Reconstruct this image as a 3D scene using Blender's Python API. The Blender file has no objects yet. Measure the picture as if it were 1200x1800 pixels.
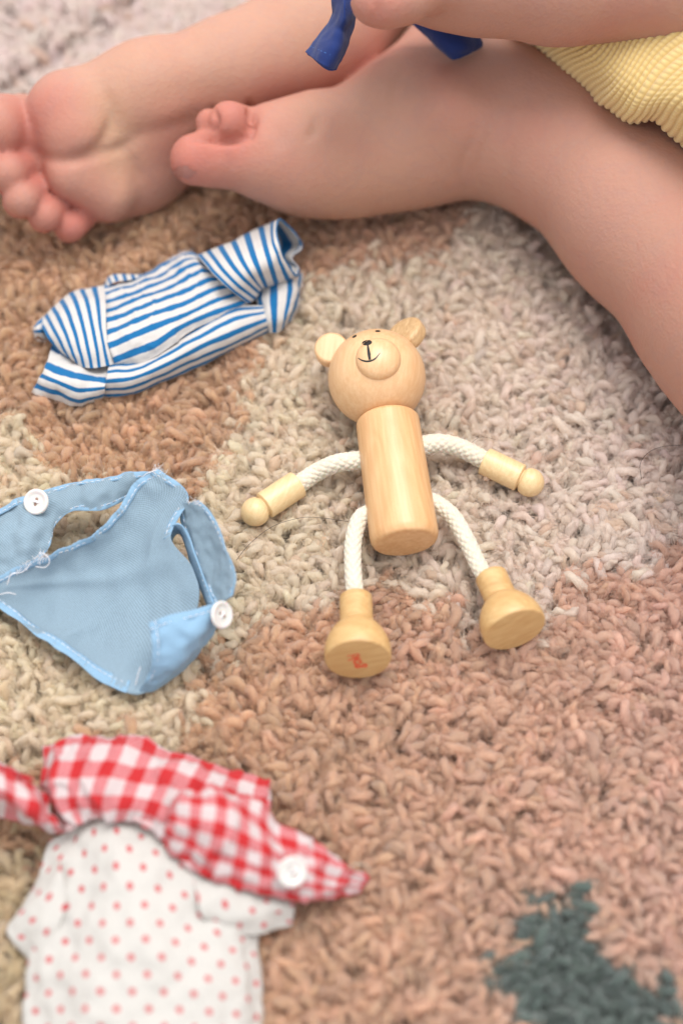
import bpy, bmesh, math, random
import numpy as np
from mathutils import Vector, Matrix, noise
from mathutils.bvhtree import BVHTree

random.seed(7); RNG = np.random.default_rng(7)
SC = bpy.context.scene
COL = SC.collection
PILE = 1.2                       # height of the pile top above the rug backing, cm
U = 0.01                         # everything below is written in cm, built in metres

# ------------------------------------------------------------------ camera
ELEV, DIST, FPX = math.radians(60), 43.0, 2500.0
CAM = np.array([0, -DIST*math.cos(ELEV), PILE + DIST*math.sin(ELEV)])
FWD = np.array([0, math.cos(ELEV), -math.sin(ELEV)])
UPV = np.array([0, math.sin(ELEV), math.cos(ELEV)])
cd = bpy.data.cameras.new('camera'); cam = bpy.data.objects.new('camera', cd); COL.objects.link(cam)
cd.sensor_fit = 'HORIZONTAL'; cd.sensor_width = 24; cd.lens = 50
cd.clip_start = 0.01; cd.clip_end = 50
cam.location = Vector(CAM*U); cam.rotation_euler = (math.pi/2 - ELEV, 0, 0)
cd.dof.use_dof = True; cd.dof.focus_distance = 0.425; cd.dof.aperture_fstop = 4.0
SC.camera = cam
# ------------------------------------------------------------------ world and lamps (soft indoor daylight)
w = bpy.data.worlds.new('World'); SC.world = w; w.use_nodes = True
bg = w.node_tree.nodes['Background']; bg.inputs[0].default_value = (0.975, 0.98, 1.0, 1); bg.inputs[1].default_value = 0.88
def area_lamp(name, loc, target, size, power, color):
    l = bpy.data.lights.new(name, 'AREA'); l.shape = 'RECTANGLE'; l.size = size[0]; l.size_y = size[1]
    l.energy = power; l.color = color
    o = bpy.data.objects.new(name, l); COL.objects.link(o)
    o.location = loc; d = Vector(target) - Vector(loc); o.rotation_euler = d.to_track_quat('-Z', 'Y').to_euler()
    return o
area_lamp('window_light', (0.16, 0.42, 1.60), (0, 0.02, 0), (1.1, 0.9), 25.0, (1.0, 0.98, 0.95))
SC.view_settings.view_transform = 'Standard'; SC.view_settings.look = 'None'
SC.view_settings.exposure = 0.33; SC.view_settings.gamma = 1.0
SC.cycles.max_bounces = 6; SC.cycles.diffuse_bounces = 4; SC.cycles.use_denoising = True

# ------------------------------------------------------------------ helpers
def ray(px, py):
    d = FWD + np.array([(px-600)/FPX, 0, 0]) - UPV*((py-900)/FPX)
    return d
def P(px, py, h=0.0):
    """world point (cm) seen at that place of the photograph, h above the pile"""
    d = ray(px, py); t = (PILE + h - CAM[2])/d[2]
    return CAM + d*t
def V(px, py, h=0.0): return Vector(P(px, py, h))
def to_px(p):
    q = np.asarray(p, float) - CAM
    z = q @ FWD
    return 600 + FPX*q[..., 0]/z, 900 - FPX*(q @ UPV)/z

def srgb(r, g, b):
    f = lambda c: (c/255/12.92) if c/255 <= 0.04045 else ((c/255+0.055)/1.055)**2.4
    return (f(r), f(g), f(b), 1)

def empty(name, loc, label=None, cat=None, group=None, kind=None):
    o = bpy.data.objects.new(name, None); COL.objects.link(o); o.location = Vector(loc)*U; o.empty_display_size = 0.01
    tag(o, label, cat, group, kind); return o
def tag(o, label=None, cat=None, group=None, kind=None):
    if label: o['label'] = label
    if cat: o['category'] = cat
    if group: o['group'] = group
    if kind: o['kind'] = kind
    return o
def mesh_obj(name, verts, faces, mat, parent=None, smooth=True, uv=None, attrs=None):
    """verts in world cm; one mesh object, its parent's offset taken out"""
    v = np.asarray(verts, float)
    off = np.array(parent_world(parent)) if parent else np.zeros(3)
    me = bpy.data.meshes.new(name)
    me.from_pydata([tuple(x) for x in (v*U - off)], [], [tuple(int(i) for i in f) for f in faces])
    if smooth: me.polygons.foreach_set('use_smooth', [True]*len(me.polygons))
    if uv is not None:
        l = me.uv_layers.new(name='UVMap'); uv = np.asarray(uv, float)
        idx = np.empty(len(me.loops), int); me.loops.foreach_get('vertex_index', idx)
        l.data.foreach_set('uv', uv[idx].ravel())
    for k, a in (attrs or {}).items():
        at = me.attributes.new(k, 'FLOAT', 'POINT'); at.data.foreach_set('value', np.asarray(a, float))
    me.materials.append(mat); me.update()
    o = bpy.data.objects.new(name, me); COL.objects.link(o)
    if parent: o.parent = parent
    return o
def parent_world(p):
    l = Vector((0, 0, 0))
    while p is not None: l += p.location; p = p.parent
    return l
class MB:
    def __init__(s): s.v = []; s.f = []; s.uv = []
    def add(s, v, f, uv=None):
        n = len(s.v); s.v += [tuple(x) for x in v]; s.f += [tuple(i+n for i in q) for q in f]
        s.uv += [tuple(x) for x in (uv if uv is not None else [(0, 0)]*len(v))]
    def build(s, name, mat, parent=None, smooth=True): return mesh_obj(name, s.v, s.f, mat, parent, smooth, s.uv)

def frame_of(d):
    d = np.asarray(d, float); d = d/np.linalg.norm(d)
    a = np.array([0, 0, 1.0]) if abs(d[2]) < 0.9 else np.array([1.0, 0, 0])
    x = np.cross(a, d); x /= np.linalg.norm(x); y = np.cross(d, x); return x, y, d
def lathe(mb, A, D, prof, n=48, arc=1.0):
    """prof: list of (s, r) along unit axis D from A; closed when r reaches 0"""
    x, y, d = frame_of(D); A = np.asarray(A, float)
    v, uv = [], []; m = len(prof)
    for i, (s, r) in enumerate(prof):
        for j in range(n):
            t = 2*math.pi*j/n
            v.append(A + d*s + (x*math.cos(t) + y*math.sin(t))*max(r, 1e-4)); uv.append((j/n, s))
    f = [(i*n+j, i*n+(j+1) % n, (i+1)*n+(j+1) % n, (i+1)*n+j) for i in range(m-1) for j in range(n)]
    f.append(tuple(range(n-1, -1, -1))); f.append(tuple((m-1)*n+j for j in range(n)))
    mb.add(v, f, uv)
def rounded(prof, r=0.06, k=4):
    """round the corners of a lathe profile"""
    out = [prof[0]]
    for i in range(1, len(prof)-1):
        a, b, c = (np.array(q, float) for q in prof[i-1:i+2])
        u, w2 = a-b, c-b; lu, lw = np.linalg.norm(u), np.linalg.norm(w2)
        q = min(r, lu*0.45, lw*0.45); p0 = b+u/lu*q; p2 = b+w2/lw*q
        for j in range(k+1):
            t = j/k; out.append(tuple((1-t)**2*p0 + 2*t*(1-t)*b + t*t*p2))
    out.append(prof[-1]); return out
def spline(pts, n, closed=False):
    """Catmull-Rom through pts (k x d) -> n samples"""
    p = np.asarray(pts, float); k = len(p)
    if closed:
        t = np.arange(n)/n*k; i = np.floor(t).astype(int); u = (t-i)[:, None]
        g = lambda j: p[(i+j) % k]
    else:
        t = np.linspace(0, k-1, n); i = np.clip(np.floor(t).astype(int), 0, k-2); u = (t-i)[:, None]
        e = np.vstack([2*p[0]-p[1], p, 2*p[-1]-p[-2]]); g = lambda j: e[np.clip(i+1+j, 0, k+1)]
    a, b, c, d = g(-1), g(0), g(1), g(2)
    return 0.5*((2*b) + (-a+c)*u + (2*a-5*b+4*c-d)*u**2 + (-a+3*b-3*c+d)*u**3)
def tube(mb, pts, r, sides=6, n=None, cap=True):
    q = spline(pts, n) if n else np.asarray(pts, float)
    m = len(q); rr = np.full(m, r) if np.isscalar(r) else np.interp(np.linspace(0, 1, m), np.linspace(0, 1, len(r)), r)
    t = np.gradient(q, axis=0); t /= np.linalg.norm(t, axis=1)[:, None] + 1e-12
    x, y, _ = frame_of(t[0]); v = []
    for i in range(m):
        x = x - t[i]*(x @ t[i]); x /= np.linalg.norm(x); y = np.cross(t[i], x)
        for j in range(sides):
            a = 2*math.pi*j/sides; v.append(q[i] + (x*math.cos(a)+y*math.sin(a))*rr[i])
    f = [(i*sides+j, i*sides+(j+1) % sides, (i+1)*sides+(j+1) % sides, (i+1)*sides+j) for i in range(m-1) for j in range(sides)]
    if cap: f += [tuple(range(sides-1, -1, -1)), tuple((m-1)*sides+j for j in range(sides))]
    mb.add(v, f)
def fbm(p, s=1.0, o=3):
    return noise.fractal(Vector((p[0]*s, p[1]*s, p[2]*s)), 0.6, 2.0, o)
# ------------------------------------------------------------------ materials
def mat(name):
    m = bpy.data.materials.new(name); m.use_nodes = True; n = m.node_tree
    b = n.nodes['Principled BSDF']; return m, n, b
def N(n, t, **kw):
    x = n.nodes.new(t)
    for k, v in kw.items():
        if k in x.inputs: x.inputs[k].default_value = v
        else: setattr(x, k, v)
    return x
def math_n(n, op, a, b=None, c=None):
    x = n.nodes.new('ShaderNodeMath'); x.operation = op
    for i, q in enumerate((a, b, c)):
        if q is None: continue
        if isinstance(q, (int, float)): x.inputs[i].default_value = q
        else: n.links.new(q, x.inputs[i])
    return x.outputs[0]
def mix_rgb(n, f, a, b, mode='MIX'):
    x = n.nodes.new('ShaderNodeMix'); x.data_type = 'RGBA'; x.blend_type = mode
    for i, q in ((0, f), (6, a), (7, b)):
        if isinstance(q, (int, float, tuple)): x.inputs[i].default_value = q
        else: n.links.new(q, x.inputs[i])
    return x.outputs[2]
def ramp(n, f, stops):
    x = n.nodes.new('ShaderNodeValToRGB'); e = x.color_ramp.elements
    while len(e) < len(stops): e.new(0.5)
    for q, (p, c) in zip(e, stops): q.position = p; q.color = c
    n.links.new(f, x.inputs[0]); return x.outputs[0]
def bump(n, b, h, strength, dist):
    x = n.nodes.new('ShaderNodeBump'); x.inputs['Strength'].default_value = strength; x.inputs['Distance'].default_value = dist
    n.links.new(h, x.inputs['Height']); n.links.new(x.outputs[0], b.inputs['Normal']); return x

def wood(name, c1, c2, rough=0.34, grain_dir=(0, 1, 0), gscale=900):
    m, n, b = mat(name)
    tc = N(n, 'ShaderNodeTexCoord'); mp = N(n, 'ShaderNodeMapping')
    ax = Vector(grain_dir).normalized(); mp.inputs['Rotation'].default_value = ax.to_track_quat('Y', 'Z').inverted().to_euler()
    mp.inputs['Scale'].default_value = (1, 1, 1); n.links.new(tc.outputs['Object'], mp.inputs['Vector'])
    sq = N(n, 'ShaderNodeMapping'); sq.inputs['Scale'].default_value = (1, 0.06, 1); n.links.new(mp.outputs[0], sq.inputs['Vector'])
    fine = N(n, 'ShaderNodeTexNoise', Scale=float(gscale*1.6), Detail=3.0); n.links.new(sq.outputs[0], fine.inputs['Vector'])
    lowm = N(n, 'ShaderNodeMapping'); lowm.inputs['Scale'].default_value = (1, 0.22, 1); n.links.new(mp.outputs[0], lowm.inputs['Vector'])
    low = N(n, 'ShaderNodeTexNoise', Scale=float(gscale*0.13), Detail=2.0, Distortion=0.6); n.links.new(lowm.outputs[0], low.inputs['Vector'])
    rings = math_n(n, 'SINE', math_n(n, 'MULTIPLY', low.outputs[0], 44.0))
    f = math_n(n, 'ADD', math_n(n, 'MULTIPLY', fine.outputs[0], 0.75), math_n(n, 'MULTIPLY', rings, 0.06))
    c = ramp(n, f, [(0.22, c2), (0.58, c1)])
    sp = N(n, 'ShaderNodeTexNoise', Scale=3200.0, Detail=1.0); n.links.new(tc.outputs['Object'], sp.inputs['Vector'])
    c = mix_rgb(n, math_n(n, 'MULTIPLY', math_n(n, 'GREATER_THAN', sp.outputs[0], 0.6), 0.15), c, (c2[0]*0.8, c2[1]*0.7, c2[2]*0.55, 1))
    n.links.new(c, b.inputs['Base Color']); b.inputs['Roughness'].default_value = rough
    b.inputs['Subsurface Weight'].default_value = 0.12; b.inputs['Subsurface Scale'].default_value = 0.002
    b.inputs['Subsurface Radius'].default_value = (1, 0.6, 0.3)
    b.inputs['Coat Weight'].default_value = 0.12; b.inputs['Coat Roughness'].default_value = 0.3
    bump(n, b, fine.outputs[0], 0.16, 0.0003)
    return m
M_head = wood('head_wood', srgb(222, 184, 141), srgb(213, 169, 124), 0.42, (0.1, 1, 0.2), 700)
M_body = wood('body_wood', srgb(220, 178, 130), srgb(206, 157, 108), 0.42, (-0.14, 1, 0.1), 560)
M_limb = wood('limb_wood', srgb(226, 200, 154), srgb(216, 184, 136), 0.42, (0.3, 1, 0), 800)
M_foot = wood('foot_wood', srgb(208, 174, 121), srgb(192, 151, 98), 0.5, (1, 0.1, 0.3), 620)
M_ear = wood('ear_wood', srgb(214, 182, 138), srgb(180, 142, 98), 0.6, (0.1, 1, 0.4), 900)

def plain(name, col, rough=0.5, sss=0.0, sheen=0.0, bscale=None, bstr=0.3):
    m, n, b = mat(name); b.inputs['Base Color'].default_value = col; b.inputs['Roughness'].default_value = rough
    b.inputs['Subsurface Weight'].default_value = sss; b.inputs['Subsurface Scale'].default_value = 0.002
    b.inputs['Sheen Weight'].default_value = sheen
    if bscale:
        tc = N(n, 'ShaderNodeTexCoord'); x = N(n, 'ShaderNodeTexNoise', Scale=float(bscale), Detail=3.0)
        n.links.new(tc.outputs['Object'], x.inputs['Vector']); bump(n, b, x.outputs[0], bstr, 0.0004)
        c = mix_rgb(n, math_n(n, 'MULTIPLY', x.outputs[0], 0.35), col, (col[0]*0.7, col[1]*0.7, col[2]*0.7, 1)); n.links.new(c, b.inputs['Base Color'])
    return m
M_black = plain('black_paint', (0.012, 0.011, 0.010, 1), 0.35, bscale=2500, bstr=0.05)
M_red = plain('red_print', srgb(225, 62, 40), 0.6, bscale=2500, bstr=0.05)
M_rope = plain('cotton_cord', srgb(220, 212, 193), 0.9, 0.25, 0.3, 5200, 0.35)
M_glue = plain('cord_end', srgb(240, 236, 226), 0.7, 0.2, bscale=1500)
M_button = plain('button_plastic', srgb(214, 212, 208), 0.25, 0.3, bscale=300, bstr=0.02)
M_hole = plain('button_hole', srgb(150, 120, 104), 0.8, bscale=500)
M_hair = plain('hair', srgb(70, 52, 40), 0.4, bscale=1500)
M_thread = plain('white_thread', srgb(240, 236, 238), 0.8, bscale=4000)
M_thread_red = plain('red_thread', srgb(190, 40, 50), 0.8, bscale=4000)
M_clear = plain('clear_elastic', srgb(225, 215, 195), 0.15); M_clear.node_tree.nodes['Principled BSDF'].inputs['Transmission Weight'].default_value = 0.7

def cloth(name, color_fn, weave=1.0, rough=0.85, trans=0.12, wscale=0.028, sheen=0.15):
    """color_fn(n, u, v) -> colour socket; u, v in cm"""
    m, n, b = mat(name)
    uv = N(n, 'ShaderNodeUVMap'); sep = N(n, 'ShaderNodeSeparateXYZ'); n.links.new(uv.outputs[0], sep.inputs[0])
    u, v = sep.outputs[0], sep.outputs[1]
    c = color_fn(n, u, v)
    wu = math_n(n, 'SINE', math_n(n, 'MULTIPLY', u, 2*math.pi/wscale)); wv = math_n(n, 'SINE', math_n(n, 'MULTIPLY', v, 2*math.pi/wscale))
    wv2 = math_n(n, 'MULTIPLY', wu, wv)
    nz = N(n, 'ShaderNodeTexNoise', Scale=14.0, Detail=5.0, Roughness=0.7); n.links.new(uv.outputs[0], nz.inputs['Vector'])
    f = math_n(n, 'ADD', math_n(n, 'MULTIPLY', wv2, 0.16*weave), math_n(n, 'MULTIPLY', math_n(n, 'SUBTRACT', nz.outputs[0], 0.5), 0.24*weave))
    fac = math_n(n, 'ADD', 0.93, f)
    g = N(n, 'ShaderNodeCombineColor'); [n.links.new(fac, g.inputs[i]) for i in range(3)]
    c = mix_rgb(n, 1.0, c, g.outputs[0], 'MULTIPLY'); n.links.new(c, b.inputs['Base Color'])
    b.inputs['Roughness'].default_value = rough; b.inputs['Sheen Weight'].default_value = sheen; b.inputs['Specular IOR Level'].default_value = 0.25
    h = math_n(n, 'ADD', math_n(n, 'MULTIPLY', wv2, 0.5), nz.outputs[0]); bump(n, b, h, 0.35*weave, 0.00025)
    tr = N(n, 'ShaderNodeBsdfTranslucent'); n.links.new(c, tr.inputs[0]); mx = N(n, 'ShaderNodeMixShader'); mx.inputs[0].default_value = trans
    out = n.nodes['Material Output']; n.links.new(b.outputs[0], mx.inputs[1]); n.links.new(tr.outputs[0], mx.inputs[2]); n.links.new(mx.outputs[0], out.inputs[0])
    return m
def stripe_fn(n, u, v):        # v counts stripe periods
    nz = N(n, 'ShaderNodeTexNoise', Scale=9.0, Detail=3.0); cu = N(n, 'ShaderNodeCombineXYZ'); n.links.new(u, cu.inputs[0]); n.links.new(v, cu.inputs[1]); n.links.new(cu.outputs[0], nz.inputs['Vector'])
    vv = math_n(n, 'ADD', v, math_n(n, 'MULTIPLY', math_n(n, 'SUBTRACT', nz.outputs[0], 0.5), 0.05))
    fr = math_n(n, 'FRACT', vv); d = math_n(n, 'ABSOLUTE', math_n(n, 'SUBTRACT', fr, 0.5))
    f = math_n(n, 'MULTIPLY', math_n(n, 'SUBTRACT', 0.238, d), 20.0); f = math_n(n, 'MINIMUM', math_n(n, 'MAXIMUM', f, 0.0), 1.0)
    return mix_rgb(n, f, srgb(214, 209, 205), srgb(20, 108, 164))
M_stripe = cloth('striped_cotton', stripe_fn, 0.7, wscale=0.045)
M_blue = cloth('light_blue_cotton', lambda n, u, v: mix_rgb(n, 0.0, srgb(168, 192, 208), srgb(0, 0, 0)), 1.6, trans=0.38, wscale=0.072)
M_blue_hem = cloth('light_blue_hem', lambda n, u, v: mix_rgb(n, 0.0, srgb(146, 182, 210), srgb(0, 0, 0)), 0.9, wscale=0.04)
M_navy = cloth('navy_cotton', lambda n, u, v: mix_rgb(n, 0.0, srgb(32, 52, 112), srgb(0, 0, 0)), 0.8)
def dots_fn(n, u, v):
    def lattice(ou, ov):
        a = math_n(n, 'SUBTRACT', math_n(n, 'FRACT', math_n(n, 'ADD', math_n(n, 'DIVIDE', u, 0.745), ou)), 0.5)
        b_ = math_n(n, 'SUBTRACT', math_n(n, 'FRACT', math_n(n, 'ADD', math_n(n, 'DIVIDE', v, 0.80), ov)), 0.5)
        a = math_n(n, 'MULTIPLY', a, 0.745); b_ = math_n(n, 'MULTIPLY', b_, 0.80)
        return math_n(n, 'SQRT', math_n(n, 'ADD', math_n(n, 'MULTIPLY', a, a), math_n(n, 'MULTIPLY', b_, b_)))
    d = math_n(n, 'MINIMUM', lattice(0, 0), lattice(0.5, 0.5))
    f = math_n(n, 'MINIMUM', math_n(n, 'MAXIMUM', math_n(n, 'MULTIPLY', math_n(n, 'SUBTRACT', 0.100, d), 26.0), 0.0), 1.0)
    return mix_rgb(n, f, srgb(217, 213, 207), srgb(212, 88, 94))
M_dots = cloth('dotted_cotton', dots_fn, 0.4, trans=0.25)
def ging_fn(n, u, v):          # u, v count check periods
    def band(x):
        d = math_n(n, 'ABSOLUTE', math_n(n, 'SUBTRACT', math_n(n, 'FRACT', x), 0.5))
        return math_n(n, 'MINIMUM', math_n(n, 'MAXIMUM', math_n(n, 'MULTIPLY', math_n(n, 'SUBTRACT', 0.25, d), 30.0), 0.0), 1.0)
    s = math_n(n, 'ADD', band(u), band(v))
    tw = math_n(n, 'MULTIPLY', math_n(n, 'SINE', math_n(n, 'MULTIPLY', math_n(n, 'ADD', math_n(n, 'MULTIPLY', u, 1.0), v), 2*math.pi*9)), 0.10)
    s = math_n(n, 'ADD', math_n(n, 'MULTIPLY', s, 0.5), tw)
    return ramp(n, s, [(0.0, srgb(214, 202, 201)), (0.36, srgb(214, 158, 161)), (0.58, srgb(206, 104, 108)), (1.0, srgb(196, 38, 42))])
M_ging = cloth('gingham_cotton', ging_fn, 0.25, trans=0.2, wscale=0.06)
M_piping = cloth('pink_piping', lambda n, u, v: mix_rgb(n, 0.0, srgb(218, 184, 184), srgb(0, 0, 0)), 0.5)

# ================================================================== RUG
def mat_tuft():
    m, n, b = mat('wool_yarn')
    at = N(n, 'ShaderNodeAttribute'); at.attribute_type = 'INSTANCER'; at.attribute_name = 'tcol'
    tc = N(n, 'ShaderNodeTexCoord'); uv = N(n, 'ShaderNodeUVMap')
    mp = N(n, 'ShaderNodeMapping'); mp.inputs['Scale'].default_value = (10, 5, 1); n.links.new(uv.outputs[0], mp.inputs['Vector'])
    mp.inputs['Rotation'].default_value = (0, 0, 0.5)
    nz = N(n, 'ShaderNodeTexNoise', Scale=3.0, Detail=4.0, Roughness=0.75); n.links.new(mp.outputs[0], nz.inputs['Vector'])
    c2 = mix_rgb(n, 1.0, at.outputs['Color'], (0.86, 0.84, 0.82, 1), 'MULTIPLY')
    c3 = mix_rgb(n, 1.0, at.outputs['Color'], (1.06, 1.06, 1.06, 1), 'MULTIPLY')
    fac = ramp(n, nz.outputs[0], [(0.32, (0, 0, 0, 1)), (0.62, (1, 1, 1, 1))])
    c = mix_rgb(n, fac, c2, c3); n.links.new(c, b.inputs['Base Color'])
    b.inputs['Roughness'].default_value = 1.0; b.inputs['Specular IOR Level'].default_value = 0.1
    b.inputs['Sheen Weight'].default_value = 0.8; b.inputs['Sheen Roughness'].default_value = 0.5
    bump(n, b, nz.outputs[0], 0.8, 0.0004)
    tr = N(n, 'ShaderNodeBsdfTranslucent'); n.links.new(c, tr.inputs[0]); mx = N(n, 'ShaderNodeMixShader'); mx.inputs[0].default_value = 0.5
    out = n.nodes['Material Output']; n.links.new(b.outputs[0], mx.inputs[1]); n.links.new(tr.outputs[0], mx.inputs[2]); n.links.new(mx.outputs[0], out.inputs[0])
    return m
M_tuft = mat_tuft()
M_back = plain('rug_backing', srgb(170, 140, 112), 1.0, bscale=400, bstr=1.0)

def tuft_mesh(i, rnd):
    """one bent, loosely twisted end of yarn with a few loose fibres; root at 0, leans to +x"""
    lean = rnd.uniform(0.28, 0.66); top = rnd.uniform(1.02, 1.24); kind = rnd.random(); s = rnd.uniform(-0.16, 0.16)
    if kind < 0.7:      # arches over and comes down again
        pts = [(0, 0, 0), (0.02, s*0.2, 0.45), (lean*0.22, s*0.6, top*0.84), (lean*0.62, s, top), (lean*1.05, s*1.2, top*0.90), (lean*1.28, s*0.8, top*rnd.uniform(0.62, 0.76))]
    else:               # leaning, tip up
        pts = [(0, 0, 0), (0.03, 0, 0.4), (lean*0.3, s*0.5, 0.78*top), (lean*0.75, s, 0.97*top), (lean*1.05, s*1.8, 1.03*top)]
    n = 15; sides = 9; q = spline(pts, n); R = rnd.uniform(0.130, 0.172)
    t = np.gradient(q, axis=0); t /= np.linalg.norm(t, axis=1)[:, None]
    x = np.array([0, 1.0, 0]); v, uv, f = [], [], []; ph = rnd.uniform(0, 6.28); tw = rnd.uniform(1.0, 1.9)
    for a in range(n):
        x = x - t[a]*(x @ t[a]); x /= np.linalg.norm(x); y = np.cross(t[a], x); u = a/(n-1)
        e = min(1.0, 0.30 + 1.6*math.sqrt(max(0, 1-u)*1.2)) if u > 0.8 else 1.0
        e *= 0.85 + 0.15*math.sin(u*9 + ph)
        for b_ in range(sides):
            th = 2*math.pi*b_/sides
            r = R*e*(1 + 0.24*math.cos(2*(th - tw*u*6.28) + ph) + 0.085*rnd.uniform(-1, 1))
            v.append(q[a] + (x*math.cos(th)+y*math.sin(th))*r); uv.append((th/6.28 + tw*u, u*3))
    for a in range(n-1):
        for b_ in range(sides): f.append((a*sides+b_, a*sides+(b_+1) % sides, (a+1)*sides+(b_+1) % sides, (a+1)*sides+b_))
    f.append(tuple((n-1)*sides+b_ for b_ in range(sides)))
    for k in range(84):  # loose fibres
        a = rnd.randrange(6, n); d = np.array([rnd.gauss(0, 1) for _ in range(3)]); d[2] = abs(d[2])*0.6; d /= np.linalg.norm(d)
        p0 = q[a] + d*R*0.9; L = rnd.uniform(0.08, 0.24); d2 = d + t[a]*rnd.uniform(-1.6, 1.6); p1 = p0 + d2*L*0.5
        d3 = d2 + np.array([rnd.gauss(0, 0.8) for _ in range(3)]); p2 = p1 + d3*L*0.4
        sd = np.cross(d, t[a]); sd = sd/(np.linalg.norm(sd)+1e-9)*0.0055; m = len(v)
        v += [p0-sd, p0+sd, p1+sd, p1-sd, p2]; uv += [(0.5, 0.5)]*5; f += [(m, m+1, m+2, m+3), (m+3, m+2, m+4)]
    me = bpy.data.meshes.new('yarn_tuft'); me.from_pydata([tuple(np.array(p)*U) for p in v], [], f)
    me.polygons.foreach_set('use_smooth', [True]*len(me.polygons))
    l = me.uv_layers.new(name='UVMap'); uv = np.array(uv); idx = np.empty(len(me.loops), int); me.loops.foreach_get('vertex_index', idx)
    l.data.foreach_set('uv', uv[idx].ravel()); me.materials.append(M_tuft)
    return bpy.data.objects.new('yarn_tuft', me)

def in_poly(x, y, poly):
    c = np.zeros(len(x), bool); p = np.array(poly, float); j = len(p)-1
    for i in range(len(p)):
        yi, yj, xi, xj = p[i, 1], p[j, 1], p[i, 0], p[j, 0]
        if yi != yj:
            c ^= ((yi > y) != (yj > y)) & (x < (xj-xi)*(y-yi)/(yj-yi)+xi)
        j = i
    return c
CREAM = [(835,345),(800,400),(770,450),(700,472),(620,475),(540,480),(510,540),(480,610),(450,680),(425,740),(415,800),(350,825),(320,850),
         (250,865),(95,862),(92,795),(45,785),(30,735),(-400,700),(-400,1400),(60,1330),(330,1300),(345,1225),(385,1175),(450,1120),(480,1080),(560,1065),
         (610,1045),(700,1035),(760,1050),(800,1080),(850,1115),(950,1125),(985,1050),(1050,1000),(1130,1015),(1200,975),(1900,850),(1900,250),(900,300)]
TEAL = [(880,1590),(905,1575),(930,1600),(960,1572),(1020,1560),(1012,1600),(1040,1645),(1070,1700),(1130,1700),(1150,1740),(1180,1790),(1260,1900),(1200,2000),(960,1960),(905,1790),(840,1735),(850,1690),(880,1665)]
FAR = [(-700,-700),(620,-700),(560,60),(300,100),(80,300),(-60,420),(-700,500)]
BROWN = [(-300,1480),(70,1500),(60,1900),(-300,2100)]
FOOT_PRINTS = [  # garments and limbs that press the pile down
    [(180,500),(350,448),(490,395),(520,440),(525,540),(480,585),(260,690),(140,705),(65,685),(90,620),(80,560),(130,515)],
    [(-50,910),(60,885),(230,850),(290,840),(370,900),(400,970),(405,1040),(370,1120),(310,1185),(240,1210),(100,1130),(0,1055),(-50,1040)],
    [(90,1320),(240,1310),(460,1390),(630,1540),(510,1575),(500,1620),(440,1640),(455,1960),(40,1960),(55,1690),(30,1630),(80,1480),(-60,1420),(-60,1350)]]
LIMB_PRINTS = [[(150,390),(300,310),(320,300),(440,345),(560,372),(700,360),(840,340),(1200,745),(1700,900),(1700,-300),(500,-200),(0,150),(-60,250),(0,370)],
    [(640,740),(725,735),(760,960),(665,970)], [(585,700),(660,750),(745,690),(720,610),(620,610)]]
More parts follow.
